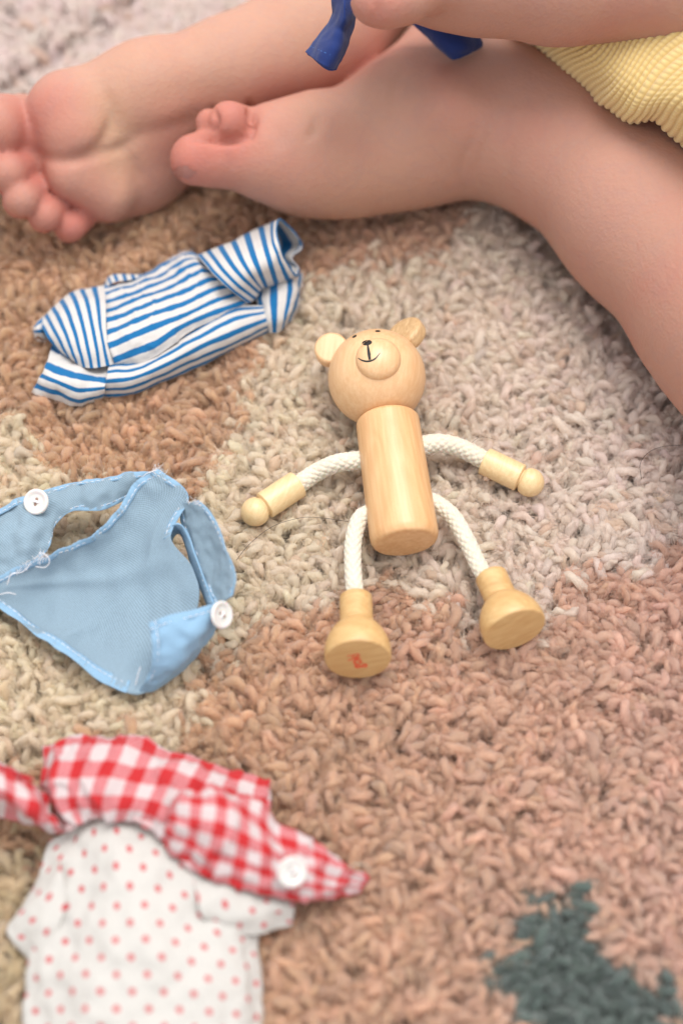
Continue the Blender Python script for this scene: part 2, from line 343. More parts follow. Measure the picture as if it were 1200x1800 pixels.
def build_rug():
    rug = empty('rug', (0, 4, 0), 'thick shaggy wool rug with cream, salmon pink, brown and dark grey green patches', 'rug')
    # backing sheet (an uneven slab)
    xs = np.linspace(-45, 45, 40); ys = np.linspace(-40, 60, 44)
    v = [(x, y, -0.05 + 0.04*math.sin(x*1.3+y)) for y in ys for x in xs]; nx = len(xs)
    f = [(j*nx+i, j*nx+i+1, (j+1)*nx+i+1, (j+1)*nx+i) for j in range(len(ys)-1) for i in range(nx-1)]
    mesh_obj('backing', v, f, M_back, rug)
    rnd = random.Random(3)
    coll = bpy.data.collections.new('yarn_kinds')
    NV = 36
    for i in range(NV): coll.objects.link(tuft_mesh(i, rnd))
    sp = 0.212
    gx, gy = np.meshgrid(np.arange(-29, 29, sp), np.arange(-26, 46, sp*0.92)); gx[::2] += sp/2
    x = (gx + RNG.uniform(-0.11, 0.11, gx.shape)).ravel(); y = (gy + RNG.uniform(-0.11, 0.11, gy.shape)).ravel(); n = len(x)
    px, py = to_px(np.stack([x, y, np.full(n, PILE*0.9)], 1))
    wob = lambda a, b, k: np.array([noise.noise(Vector((xx*0.55+a, yy*0.55+b, k))) for xx, yy in zip(x, y)])
    w1, w2, w3, w4 = wob(0, 0, 0), wob(9, 4, 2), wob(20, 7, 5), wob(40, 17, 9)
    jx = px + w1*42 + RNG.normal(0, 9, n); jy = py + w2*42 + RNG.normal(0, 9, n)
    cream = in_poly(jx, jy, CREAM); teal = in_poly(px + w1*34 + RNG.normal(0, 10, n), py + w2*34 + RNG.normal(0, 10, n), TEAL)
    far = in_poly(jx, jy, FAR); brown = in_poly(jx, jy, BROWN)
    lin = lambda *c: np.array(srgb(*c)[:3])
    tx = np.clip((px - 300)/900, 0, 1)[:, None]; ty = np.clip((py-1000)/800, 0, 1)[:, None]
    c_cream = (1-tx)*lin(254, 239, 212) + tx*lin(254, 239, 231)
    c_salm = (1-tx)*lin(228, 190, 154) + tx*lin(233, 197, 178)
    c = np.where(cream[:, None], c_cream, c_salm)
    c = np.where(far[:, None], lin(250, 236, 230), c); c = np.where(brown[:, None], lin(232, 212, 176), c)
    c = np.where(teal[:, None], lin(116, 130, 124), c)
    mixed = (RNG.random(n) < 0.05) & ~teal; c[mixed] = c[mixed]*0.5 + lin(226, 190, 160)*0.5
    c = c*(1 + RNG.normal(0, 0.07, n)[:, None] + 0.10*w3[:, None]) * (1 + RNG.normal(0, 0.013, (n, 3)))
    c = c*np.minimum(1.0, 0.93/c.max(1))[:, None]
    ang = w4*3.4 + np.where(px > 700, 0.5, 2.2) + RNG.normal(0, 0.85, n)
    zs = 1 + 0.10*w3 + RNG.normal(0, 0.055, n)
    for pl in FOOT_PRINTS: zs = np.where(in_poly(px, py, pl), np.minimum(zs, 0.74), zs)
    for pl in LIMB_PRINTS: zs = np.where(in_poly(px, py, pl), np.minimum(zs, 0.62), zs)
    me = bpy.data.meshes.new('pile'); me.vertices.add(n)
    me.vertices.foreach_set('co', (np.stack([x, y-4, np.zeros(n)], 1)*U).ravel())
    def att(k, t, a, f='vector'):
        at = me.attributes.new(k, t, 'POINT'); at.data.foreach_set(f, np.ascontiguousarray(a).ravel())
    att('rot', 'FLOAT_VECTOR', np.stack([RNG.normal(0, 0.13, n), RNG.normal(0.0, 0.16, n), ang], 1))
    s = 0.95 + RNG.normal(0, 0.08, n)
    att('scl', 'FLOAT_VECTOR', np.stack([s, s, zs], 1))
    att('pick', 'INT', RNG.integers(0, NV, n), 'value')
    att('tcol', 'FLOAT_VECTOR', np.clip(c, 0.01, 0.93))
    o = bpy.data.objects.new('pile', me); COL.objects.link(o); o.parent = rug; o['kind'] = 'stuff'
    g = bpy.data.node_groups.new('pile_nodes', 'GeometryNodeTree')
    g.interface.new_socket('Geometry', in_out='INPUT', socket_type='NodeSocketGeometry'); g.interface.new_socket('Geometry', in_out='OUTPUT', socket_type='NodeSocketGeometry')
    gi = g.nodes.new('NodeGroupInput'); go = g.nodes.new('NodeGroupOutput'); ip = g.nodes.new('GeometryNodeInstanceOnPoints')
    ci = g.nodes.new('GeometryNodeCollectionInfo'); ci.inputs['Collection'].default_value = coll; ci.inputs['Separate Children'].default_value = True; ci.inputs['Reset Children'].default_value = True
    def na(nm, t):
        a = g.nodes.new('GeometryNodeInputNamedAttribute'); a.data_type = t; a.inputs['Name'].default_value = nm; return a.outputs['Attribute']
    g.links.new(gi.outputs[0], ip.inputs['Points']); g.links.new(ci.outputs[0], ip.inputs['Instance']); ip.inputs['Pick Instance'].default_value = True
    g.links.new(na('pick', 'INT'), ip.inputs['Instance Index']); g.links.new(na('rot', 'FLOAT_VECTOR'), ip.inputs['Rotation']); g.links.new(na('scl', 'FLOAT_VECTOR'), ip.inputs['Scale'])
    g.links.new(ip.outputs[0], go.inputs[0])
    md = o.modifiers.new('pile', 'NODES'); md.node_group = g
build_rug()
fl = mesh_obj('floor', [(-400, -400, -0.4), (400, -400, -0.4), (400, 400, -0.4), (-400, 400, -0.4)], [(0, 1, 2, 3)],
              wood('floor_wood', srgb(176, 140, 104), srgb(140, 104, 72), 0.5, (1, 0, 0), 30), None, False)
fl['kind'] = 'structure'

# ================================================================== BEAR
def build_bear():
    B0 = P(712, 955, 0.98); B1 = P(680, 735, 1.28)         # body: foot end, neck end
    ax = B1-B0; L = np.linalg.norm(ax); ax /= L
    bear = empty('wooden_bear_doll', P(700, 850, 0), 'natural wood bear doll lying on its back, limbs of white cord', 'doll')
    mb = MB(); R = 0.99
    prof = rounded([(0, 0), (0.0, R*0.93), (0.20, R*1.02), (L*0.5, R*1.0), (L-0.10, R*0.97), (L, R*0.80), (L, 0)], 0.16, 6)
    # denser rings for a smooth surface
    lathe(mb, B0, ax, prof, 96); body = mb.build('body', M_body, bear)
    mod = body.modifiers.new('b', 'EDGE_SPLIT'); mod.split_angle = math.radians(50)
    # head
    H = P(662, 664, 1.46); RH = 1.50
    r0 = np.cross(ax, np.array([0, 0, 1.0])); r0 /= np.linalg.norm(r0)
    a = math.radians(4.0); u = ax*math.cos(a) - r0*math.sin(a); r = r0*math.cos(a) + ax*math.sin(a); n = np.cross(r, u)
    mb = MB(); nlat, nlon = 64, 96; v = []
    for i in range(nlat+1):
        ph = math.pi*i/nlat
        for j in range(nlon):
            th = 2*math.pi*j/nlon; d = n*math.cos(ph) + (r*math.cos(th)+u*math.sin(th))*math.sin(ph)
            v.append(H + d*RH*(1 - 0.015*math.cos(th)**2*0))
    f = [(i*nlon+j, (i+1)*nlon+j, (i+1)*nlon+(j+1) % nlon, i*nlon+(j+1) % nlon) for i in range(nlat) for j in range(nlon)]
    mb.add(v, f); head = mb.build('head', M_head, bear)
    # muzzle: turned cap with a small step at its rim
    md = n*0.985 - u*0.12 - r*0.02; md /= np.linalg.norm(md)
    mb = MB(); mr = 0.69; base = 1.235
    prof = [(base-0.25, 0.0), (base-0.25, mr*1.0), (base+0.06, mr*0.995), (base+0.12, mr*0.975)]
    for k in range(1, 17):
        t = math.pi/2*k/16; prof.append((base+0.12+0.40*math.sin(t), mr*0.975*math.cos(t)))
    lathe(mb, H, md, prof, 72); muz = mb.build('muzzle', M_head, bear)
    # ears: thick discs let into the head
    for sx, off in ((-1, -0.02), (1, 0.0)):
        c = H + (r*sx*0.79 + u*(0.82 if sx < 0 else 0.90))*RH; en = (n*0.85 - u*0.10 - r*0.12) if sx < 0 else (n*0.78 + u*0.42 - r*0.50); en /= np.linalg.norm(en)
        er = 0.53 if sx < 0 else 0.64
        mb = MB(); pr = rounded([(-0.26, 0), (-0.26, er*0.9), (-0.15, er), (0.16, er), (0.24, er*0.88), (0.24, 0)], 0.05, 4)
        lathe(mb, c, en, pr, 56); e = mb.build('ear', M_head if sx < 0 else M_ear, bear); m2 = e.modifiers.new('s', 'EDGE_SPLIT'); m2.split_angle = math.radians(55)
    # painted face, laid on the turned surfaces
    dg = bpy.context.evaluated_depsgraph_get()
    def bvh_of(o):
        off = np.array(parent_world(o)); return BVHTree.FromPolygons([Vector(np.array(q.co)+off) for q in o.data.vertices], [tuple(p.vertices) for p in o.data.polygons])
    trees = [bvh_of(head), bvh_of(muz)]
    def hit(px, py, lift=0.004):
        d = Vector(ray(px, py)).normalized(); best = None
        for t in trees:
            h = t.ray_cast(Vector(CAM*U), d)
            if h[0] is not None and (best is None or h[3] < best[3]): best = h
        if best is None:      # just past the rim: the nearest point of the head
            tt = float(np.dot(H-CAM, np.array(d)))*U; best = trees[0].find_nearest(Vector(CAM*U)+d*tt)
        nn = best[1] if best[1].dot(d) < 0 else -best[1]
        return np.array(best[0] + nn*lift*U)/U
    z = lambda x, y: (520 + x/4.286, 540 + y/4.286)
    def blob(name, cx, cy, a_, b_, rot):
        mb = MB(); v = []; K = 4; S = 28
        for k in range(K+1):
            for j in range(S):
                t = 2*math.pi*j/S; q = k/K; x = a_*q*math.cos(t); y = b_*q*math.sin(t)
                v.append(hit(*z(cx + x*math.cos(rot)-y*math.sin(rot), cy + x*math.sin(rot)+y*math.cos(rot))))
        f = [(k*S+j, (k+1)*S+j, (k+1)*S+(j+1) % S, k*S+(j+1) % S) for k in range(K) for j in range(S)]
        mb.add(v, f); return mb.build(name, M_black, bear)
    blob('nose', 535, 267, 38, 20, -0.15)
    blob('eye', 441, 219, 18, 8, -0.5); blob('eye', 616, 179, 20, 7, 0.0)
    def stroke(mb, pts, wid, nn=30):
        q = spline(pts, nn); ww = np.interp(np.linspace(0, 1, nn), np.linspace(0, 1, len(wid)), wid)
        t = np.gradient(q, axis=0); t /= np.linalg.norm(t, axis=1)[:, None]; s = np.stack([-t[:, 1], t[:, 0]], 1); v = []
        for i in range(nn):
            for k in (-1, 0, 1): v.append(hit(*z(*(q[i]+s[i]*ww[i]*k)), lift=0.005))
        mb.add(v, [(i*3+k, i*3+k+1, (i+1)*3+k+1, (i+1)*3+k) for i in range(nn-1) for k in (0, 1)])
    mb = MB(); stroke(mb, [(540, 280), (547, 330), (556, 395)], [5, 9, 12, 9]); stroke(mb, [(468, 382), (505, 402), (550, 406), (595, 388), (634, 343)], [2.5, 6, 7, 6, 2.5]); mb.build('mouth', M_black, bear)
    # ropes: a braided cord each
    def rope(pts, rad):
        q = spline([P(*p) for p in pts], 130); m = len(q); S = 64
        t = np.gradient(q, axis=0); ds = np.linalg.norm(t, axis=1); s = np.cumsum(ds); t /= ds[:, None]
        x, y, _ = frame_of(t[0]); v, uv = [], []
        for i in range(m):
            x = x - t[i]*(x @ t[i]); x /= np.linalg.norm(x); y = np.cross(t[i], x)
            for j in range(S):
                th = 2*math.pi*j/S; a_ = 8*j/S + s[i]*3.7; b_ = 8*j/S - s[i]*3.7
                ov = (math.floor(a_)+math.floor(b_)) % 2 == 0
                hgt = abs(math.sin(math.pi*(a_ if ov else b_)))**0.6 * (0.65 + 0.35*abs(math.sin(math.pi*(b_ if ov else a_))))
                v.append(q[i] + (x*math.cos(th)+y*math.sin(th))*(rad - 0.036 + 0.046*hgt)); uv.append((j/S, s[i]))
        f = [(i*S+j, i*S+(j+1) % S, (i+1)*S+(j+1) % S, (i+1)*S+j) for i in range(m-1) for j in range(S)]
        f += [tuple(range(S-1, -1, -1)), tuple((m-1)*S+j for j in range(S))]
        return v, f, uv, q
    rnd = random.Random(5)
    def limb(name, pts, rad):
        v, f, uv, q = rope(pts, rad); o = mesh_obj(name, v, f, M_rope, bear, True, uv)
        mb = MB()     # loose fibres along the cord, and the frayed end at the body
        for k in range(70):
            i = rnd.choice([rnd.randrange(0, 12), rnd.randrange(2, 126)]); d = np.array([rnd.gauss(0, 1) for _ in range(3)]); d[2] = abs(d[2]); d /= np.linalg.norm(d)
            p0 = q[i]+d*rad*0.95; l = rnd.uniform(0.05, 0.15); tube(mb, [p0, p0+d*l*0.5+np.array([rnd.gauss(0, .03) for _ in range(3)]), p0+d*l*0.6+np.array([rnd.gauss(0, .07) for _ in range(3)])], 0.0035, 3, cap=False)
        lo = mb.build('loose_fibres', M_thread, o); lo['kind'] = 'stuff'
        return o
    limb('arm_cord', [(640,808,1.0),(622,810,0.95),(590,815,0.85),(555,831,0.55),(527,850,0.42),(510,860,0.4)], 0.28)
    limb('arm_cord', [(722,790,1.1),(742,783,1.05),(772,779,0.95),(808,787,0.7),(845,806,0.45),(862,815,0.42)], 0.29)
    limb('leg_cord', [(650,900,0.95),(632,913,0.95),(621,950,0.9),(620,1000,0.85),(624,1045,0.85),(625,1068,0.87)], 0.25)
    limb('leg_cord', [(752,878,1.0),(772,888,1.0),(797,910,0.95),(821,952,0.9),(840,992,0.82),(860,1026,0.82)], 0.25)
    # hands
    for c0, c1, bp in (((523,851,0.42),(465,889,0.42),(448,900,0.42)), ((851,810,0.45),(914,840,0.42),(933,846,0.42))):
        A, B, C = P(*c0), P(*c1), P(*bp); d = B-A; l = np.linalg.norm(d); mb = MB(); Rc = 0.43
        prof = rounded([(0, 0), (0, Rc), (l, Rc), (l+0.03, 0.30), (l+0.06, 0.30)], 0.035, 4)
        bl = np.linalg.norm(C-A)
        for k in range(1, 25):
            t = math.pi*k/24; x_ = bl-0.02 - 0.44*math.cos(t); rr = 0.44*math.sin(t)
            if x_ > l+0.07: prof.append((x_, max(rr, 0.30) if x_ < l+0.12 else rr))
        lathe(mb, A, d/l, prof, 56); o = mb.build('hand', M_limb, bear); m2 = o.modifiers.new('s', 'EDGE_SPLIT'); m2.split_angle = math.radians(50)
    # feet: turned mushrooms
    soles = []
    for a_, b_, rs in (((625,1050,0.80),(629,1160,1.22),0.93), ((862,1012,0.80),(905,1108,1.15),0.92)):
        A, B = P(*a_), P(*b_); d = B-A; l = np.linalg.norm(d); d /= l
        mb = MB(); prof = [(0, 0), (0, 0.42), (0.05, 0.47), (l*0.44, 0.47), (l*0.47, 0.53)]
        for k in range(1, 13):
            t = k/12; prof.append((l*0.47 + l*0.42*t, 0.53 + (rs-0.53)*math.sin(t*math.pi/2)**0.8))
        prof += [(l*0.96, rs*1.0), (l*0.995, rs*0.965), (l, rs*0.92), (l, 0)]
        lathe(mb, A, d, prof, 72); o = mb.build('foot', M_foot, bear); m2 = o.modifiers.new('s', 'EDGE_SPLIT'); m2.split_angle = math.radians(42)
        soles.append((B, d, rs))
    # red maker's print on the sole
    B, d, rs = soles[0]
    c = bpy.data.curves.new('sole_print', 'FONT'); c.body = 'goki'; c.size = 1.0; c.align_x = 'CENTER'; c.align_y = 'CENTER'; c.offset = 0.016; c.extrude = 0.0
    t = bpy.data.objects.new('tmp', c); COL.objects.link(t); bpy.context.view_layer.update()
    me = bpy.data.meshes.new_from_object(t.evaluated_get(bpy.context.evaluated_depsgraph_get())); bpy.data.objects.remove(t)
    xr = np.array([1.0, 0, 0]); xr -= d*(xr @ d); xr /= np.linalg.norm(xr); yr = np.cross(d, xr)  # yr points up on the sole
    if yr[2] < 0: yr = -yr
    an = math.radians(102); T = xr*math.cos(an)+yr*math.sin(an); S_ = -xr*math.sin(an)+yr*math.cos(an)
    vs = [B + d*0.004 - xr*0.06 - yr*0.06 + T*q.co.x*0.42 + S_*q.co.y*0.50 for q in me.vertices]
    mesh_obj('sole_print', vs, [tuple(p.vertices) for p in me.polygons], M_red, bear, False)
build_bear()

# ================================================================== CLOTHES
def patch(ctrl, nu=70, nv=70, closed_u=False):
    """ctrl[row][col] of (px, py, h) -> grid of world points, rows v, cols u"""
    rows = [spline([P(*c) for c in r], nu, closed_u) for r in ctrl]
    a = np.array(rows); cols = [spline(a[:, j], nv) for j in range(nu)]
    return np.transpose(np.array(cols), (1, 0, 2))      # nv x nu x 3
def arc(v0, v1):
    f = lambda u, v: None
    f.arc = (v0, v1); return f
def cloth_panel(name, ctrl, m, parent, nu=70, nv=70, closed_u=False, uvfn=None, wr=0.05, wsc=0.9, thick=0.024, seed=0, crisp=0.0, stretch=(1, 1), ripple=None):
    g = patch(ctrl, nu, nv, closed_u); 
    du = np.gradient(g, axis=1); dv = np.gradient(g, axis=0); nrm = np.cross(du, dv); nrm /= np.linalg.norm(nrm, axis=2)[..., None]+1e-9
    if nrm[..., 2].mean() < 0 and not closed_u: nrm = -nrm
    s = 'x'
    for i in range(nv):
        for j in range(nu):
            p = g[i, j]; q = Vector((p[0]*wsc*stretch[0]+seed*7.1, p[1]*wsc*stretch[1], p[2]*wsc))
            k = noise.fractal(q, 0.7, 2.0, 3)
            rg = noise.noise(Vector((p[0]*wsc*1.7+seed*3.3, p[1]*wsc*1.7, 4.0)))
            e = k*wr + crisp*max(0.0, 1-abs(rg)*6.0)*(0.5+k)
            if ripple: e += ripple(j/(nu-1), i/(nv-1))
            g[i, j] = p + nrm[i, j]*e
    if uvfn is not None and hasattr(uvfn, 'arc'):
        L_ = np.cumsum(np.concatenate([np.zeros((1, nu)), np.linalg.norm(np.diff(g, axis=0), axis=2)], 0), 0); t_ = (L_/L_[-1]).mean(1)
        uu = np.linspace(0, 4, nu)[None, :].repeat(nv, 0); uv = np.stack([uu, (uvfn.arc[0]+(uvfn.arc[1]-uvfn.arc[0])*t_)[:, None].repeat(nu, 1)], 2)
    elif uvfn is None:
        U_ = np.cumsum(np.concatenate([np.zeros((nv, 1)), np.linalg.norm(np.diff(g, axis=1), axis=2)], 1), 1); V_ = np.cumsum(np.concatenate([np.zeros((1, nu)), np.linalg.norm(np.diff(g, axis=0), axis=2)], 0), 0)
        uv = np.stack([U_.mean(0)[None, :].repeat(nv, 0), V_.mean(1)[:, None].repeat(nu, 1)], 2)
    else:
        uu, vv = np.meshgrid(np.linspace(0, 1, nu), np.linspace(0, 1, nv)); a_, b_ = uvfn(uu, vv); uv = np.stack([a_+0*uu, b_+0*uu], 2)
    idx = lambda i, j: i*nu + (j % nu)
    f = [(idx(i, j), idx(i, j+1), idx(i+1, j+1), idx(i+1, j)) for i in range(nv-1) for j in range(nu if closed_u else nu-1)]
    o = mesh_obj(name, g.reshape(-1, 3), f, m, parent, True, uv.reshape(-1, 2))
    sd = o.modifiers.new('t', 'SOLIDIFY'); sd.thickness = thick*U; sd.offset = 0; sd.use_rim = True
    o['_g'] = 0; del o['_g']
    return o, g
def stitches(mb, pts3, lift=0.03, dash=0.15, gap=0.045, r=0.009, wav=0.0, rnd=random.Random(2)):
    q = np.asarray(pts3, float); s = np.concatenate([[0], np.cumsum(np.linalg.norm(np.diff(q, axis=0), axis=1))]); L = s[-1]; a = 0
    at = lambda t: np.array([np.interp(t, s, q[:, k]) for k in range(3)])
    while a + dash < L:
        p0, p1 = at(a), at(a+dash); up = np.array([0, 0, lift]); j = np.array([rnd.gauss(0, wav), rnd.gauss(0, wav), 0])
        tube(mb, [p0+up*0.4, (p0+p1)/2+up+j, p1+up*0.4], r, 4); a += dash + gap
def hem_strip(name, g_edge, inward, m, parent, width, lift=0.010, wav=0.03, thick=0.03):
    """folded-over band along an edge: g_edge n x 3, inward n x 3 points on the panel some rows in"""
    e = np.asarray(g_edge); i_ = np.asarray(inward); n = len(e); d = i_-e; d /= np.linalg.norm(d, axis=1)[:, None]+1e-9
    rows = []
    for k, t in enumerate((-0.03, 0.0, 0.35, 0.7, 1.0)):
        bulge = (0.0, 0.6, 1.0, 1.0, 0.4)[k]
        off = np.array([[0, 0, lift*bulge + 0.022*math.sin(j*1.9+k*0.4)*(0, .3, 1, 1, .6)[k]*(0.6+0.4*math.sin(j*0.31))] for j in range(n)])
        rows.append(e + d*width*t + off)
    g = np.array(rows); nv, nu = g.shape[:2]
    f = [(i*nu+j, i*nu+j+1, (i+1)*nu+j+1, (i+1)*nu+j) for i in range(nv-1) for j in range(nu-1)]
    s = np.concatenate([[0], np.cumsum(np.linalg.norm(np.diff(e, axis=0), axis=1))])
    uv = [(s[j], i*width/4) for i in range(nv) for j in range(nu)]
    o = mesh_obj(name, g.reshape(-1, 3), f, m, parent, True, uv)
    sd = o.modifiers.new('t', 'SOLIDIFY'); sd.thickness = thick*U; sd.offset = 0
    return o, g
def button(parent, c, nrm, r, squash=1.0):
    x, y, d = frame_of(nrm); mb = MB()
    prof = [(-0.06, 0), (-0.06, r*0.75), (-0.02, r*0.97), (0.03, r), (0.075, r*0.93), (0.085, r*0.82), (0.06, r*0.68), (0.035, r*0.58), (0.03, 0)]
    lathe(mb, c, d, rounded(prof, 0.02, 3), 48); b = mb.build('button', M_button, parent)
    for s in (-1, 1):
        mb = MB(); lathe(mb, c + y*s*r*0.2 + d*0.028, d, [(0, 0), (0, r*0.13), (0.012, r*0.12), (0.012, 0)], 14); mb.build('hole', M_hole, b)
        mb = MB(); tube(mb, [c + d*0.02 + x*s*r*0.22 + y*0.0, c + d*0.06 + x*s*r*0.1, c+d*0.055 - x*s*r*0.1 + y*0.02], r*0.09, 6, 8); mb.build('button_thread', M_thread, b)
    return b
def fray(mb, pts, rnd, n, l=0.12, r=0.004):
    q = spline(pts, 60)
    for k in range(n):
        p = q[rnd.randrange(60)]; a = np.array([rnd.gauss(0, 1), rnd.gauss(0, 1), abs(rnd.gauss(0, .8))]); a = a/np.linalg.norm(a)*l*rnd.uniform(.4, 1.2)
        tube(mb, [p, p+a*0.5+np.array([rnd.gauss(0, .02), rnd.gauss(0, .02), .01]), p+a], r, 3, cap=False)

def build_shirt():
    sh = empty('striped_doll_shirt', P(290, 570, 0), 'small blue and white striped doll shirt crumpled on its side beside the bare feet', 'doll shirt')
    st = lambda k0, k1: (lambda u, v: (u*4, k0 + (k1-k0)*v))
    su = lambda k0, k1: (lambda u, v: (v*3, k0 + (k1-k0)*u))
    def fold(u, v): return 0.07*math.exp(-((v-0.55-0.25*u)/0.10)**2)*math.sin(math.pi*min(1, u*1.4)) - 0.06*math.exp(-((v-0.80+0.2*u)/0.07)**2)*u
    A = [[(183,500,.5),(225,491,.5),(262,475,.55),(300,455,.6),(330,443,.7),(350,447,.8)],
         [(184,530,.9),(230,517,1.0),(275,498,1.05),(310,482,1.1),(345,466,1.1),(368,471,1.1)],
         [(186,565,1.15),(235,548,1.3),(285,528,1.35),(325,512,1.35),(362,495,1.3),(388,492,1.3)],
         [(189,600,1.2),(235,582,1.4),(285,562,1.45),(325,546,1.45),(372,524,1.3),(408,512,1.2)],
         [(200,634,.9),(240,618,1.2),(275,604,1.3),(316,576,1.35),(370,552,1.2),(432,530,1.0)],
         [(202,642,.7),(240,640,.85),(278,624,1.0),(318,594,1.1),(370,566,1.0),(436,538,.7)]]
    cloth_panel('front_panel', A, M_stripe, sh, 96, 84, uvfn=arc(0.2, 8.2), wr=0.075, wsc=0.9, crisp=0.05, ripple=fold)
    Bp = [[(192,640,.7),(240,632,.8),(290,604,.9),(350,570,.9),(410,540,.9),(462,538,.8)],
          [(188,660,.9),(240,652,1.0),(300,625,1.1),(355,595,1.1),(415,568,1.1),(468,552,.8)],
          [(184,678,.7),(235,672,.8),(295,648,.85),(352,620,.8),(420,590,.8),(474,566,.6)],
          [(180,699,.1),(232,692,.15),(292,670,.15),(350,643,.15),(420,609,.15),(478,578,.15)]]
    cloth_panel('back_panel', Bp, M_stripe, sh, 80, 50, uvfn=arc(0.0, 4.8), wr=0.06, wsc=0.8, seed=3)
    # left sleeve
    C = [[(66,568,0.17),(84,551,0.34),(101,533,0.42),(125,514,0.42),(152,507,0.42),(184,500,0.42)],
         [(76,580,0.68),(92,566,0.85),(112,550,1.02),(135,535,1.10),(160,530,1.10),(186,530,1.02)],
         [(86,598,0.77),(104,590,1.10),(124,582,1.27),(146,574,1.36),(168,572,1.36),(187,578,1.27)],
         [(97,612,0.59),(116,618,0.94),(136,622,1.10),(156,618,1.19),(175,612,1.19),(192,612,1.10)],
         [(104,618,0.34),(124,632,0.59),(144,643,0.77),(162,647,0.85),(180,645,0.85),(202,640,0.77)]]
    cloth_panel('sleeve', C, M_stripe, sh, 80, 60, uvfn=su(0.3, 7.3), wr=0.06, wsc=0.8, seed=5)
    D = [[(96,588,.1),(116,600,.2),(142,610,.25),(166,616,.3),(196,618,.3)],
         [(80,640,.8),(102,650,.9),(138,662,.9),(163,664,.8),(186,668,.8)],
         [(68,665,.6),(96,676,.8),(134,690,.7),(160,690,.7),(184,684,.7)],
         [(56,690,.1),(90,702,.15),(132,713,.15),(158,708,.15),(181,700,.15)]]
    cloth_panel('sleeve_back', D, M_stripe, sh, 60, 44, uvfn=st(0.1, 4.2), wr=0.10, wsc=1.0, seed=8)
    E = [[(60,573,.2),(66,565,.5),(76,556,.3)], [(58,580,.3),(66,578,.7),(80,574,.4)], [(60,590,.2),(70,592,.4),(84,598,.2)]]
    cloth_panel('cuff', E, M_stripe, sh, 24, 20, uvfn=st(0.2, 2.2), wr=0.03, seed=9)
    # far sleeve seen past the neck
    F = [[(182,500,.2),(195,484,.5),(225,482,.5),(252,481,.4)], [(184,508,.4),(200,496,.7),(228,492,.7),(258,484,.5)]]
    cloth_panel('collar_edge', F, M_stripe, sh, 40, 14, uvfn=su(0, 6), wr=0.03, seed=4)
    # right sleeve: a tube with an open end
    def ring(top, bot, cw, hf, hb, end=False):
        (tx, ty), (bx, by) = top, bot; pt = lambda t: (tx+(bx-tx)*t, ty+(by-ty)*t)
        nx_, ny_ = -(cw), cw*0.2
        a = []
        for t, h in ((0.0, (hf+hb)*0.45), (0.2, hf*0.9), (0.45, hf), (0.72, hf*0.88), (1.0, (hf+hb)*0.36)):
            x, y = pt(t); k = math.sin(math.pi*t); a.append((x+nx_*k, y+ny_*k, h))
        for t in (0.75, 0.5, 0.25):
            x, y = pt(t); k = math.sin(math.pi*t); a.append((x-nx_*k*0.8, y-ny_*k, hb))
        return a
    R = [ring((347,449),(438,534),6,1.8,.25), ring((369,441),(450,524),7,2.0,.25), ring((398,428),(458,510),6,2.2,.25), ring((430,413),(466,505),3,2.3,.25), ring((464,397),(490,496),2,2.3,.25),
         [(492,387,1.9),(484,402,2.3),(487,428,2.4),(497,456,2.0),(516,485,1.1),(521,470,.7),(509,452,.7),(527,430,.8)]]
    R.append([(494,387,1.85),(486,402,2.25),(489,428,2.35),(499,456,1.95),(518,484,1.05),(521,470,.75),(510,452,.75),(527,428,.9)])
    cloth_panel('sleeve', R, M_stripe, sh, 96, 96, closed_u=True, uvfn=lambda u, v: (u*4, 0.2+8.3*v), wr=0.05, wsc=0.8, thick=0.05, seed=6)
    G = [[(448,508,.6),(470,504,.9),(500,492,.9),(520,486,.7),(531,476,.3)],
         [(450,530,.7),(470,530,1.0),(500,522,1.0),(518,518,.8),(528,512,.3)],
         [(458,556,.6),(474,560,.8),(496,556,.8),(512,548,.7),(524,538,.2)],
         [(468,577,.3),(477,585,.3),(492,583,.3),(504,572,.3),(514,562,.1)]]
    cloth_panel('sleeve_underside', G, M_stripe, sh, 60, 50, uvfn=su(0.15, 4.1), wr=0.08, wsc=1.0, seed=11)
    mb = MB(); rnd = random.Random(9)
    fray(mb, [P(300,457,.8), P(318,447,.9), P(335,441,.9)], rnd, 60, 0.16); fray(mb, [P(60,573,.4), P(66,598,.3), P(84,600,.2)], rnd, 24, 0.1)
    fray(mb, [P(526,476,.5), P(532,510,.3), P(520,550,.2)], rnd, 40, 0.14); fray(mb, [P(57,690,.1), P(100,706,.1), P(180,700,.1)], rnd, 30, 0.08)
    mb.build('loose_threads', M_thread, sh)['kind'] = 'stuff'
build_shirt()

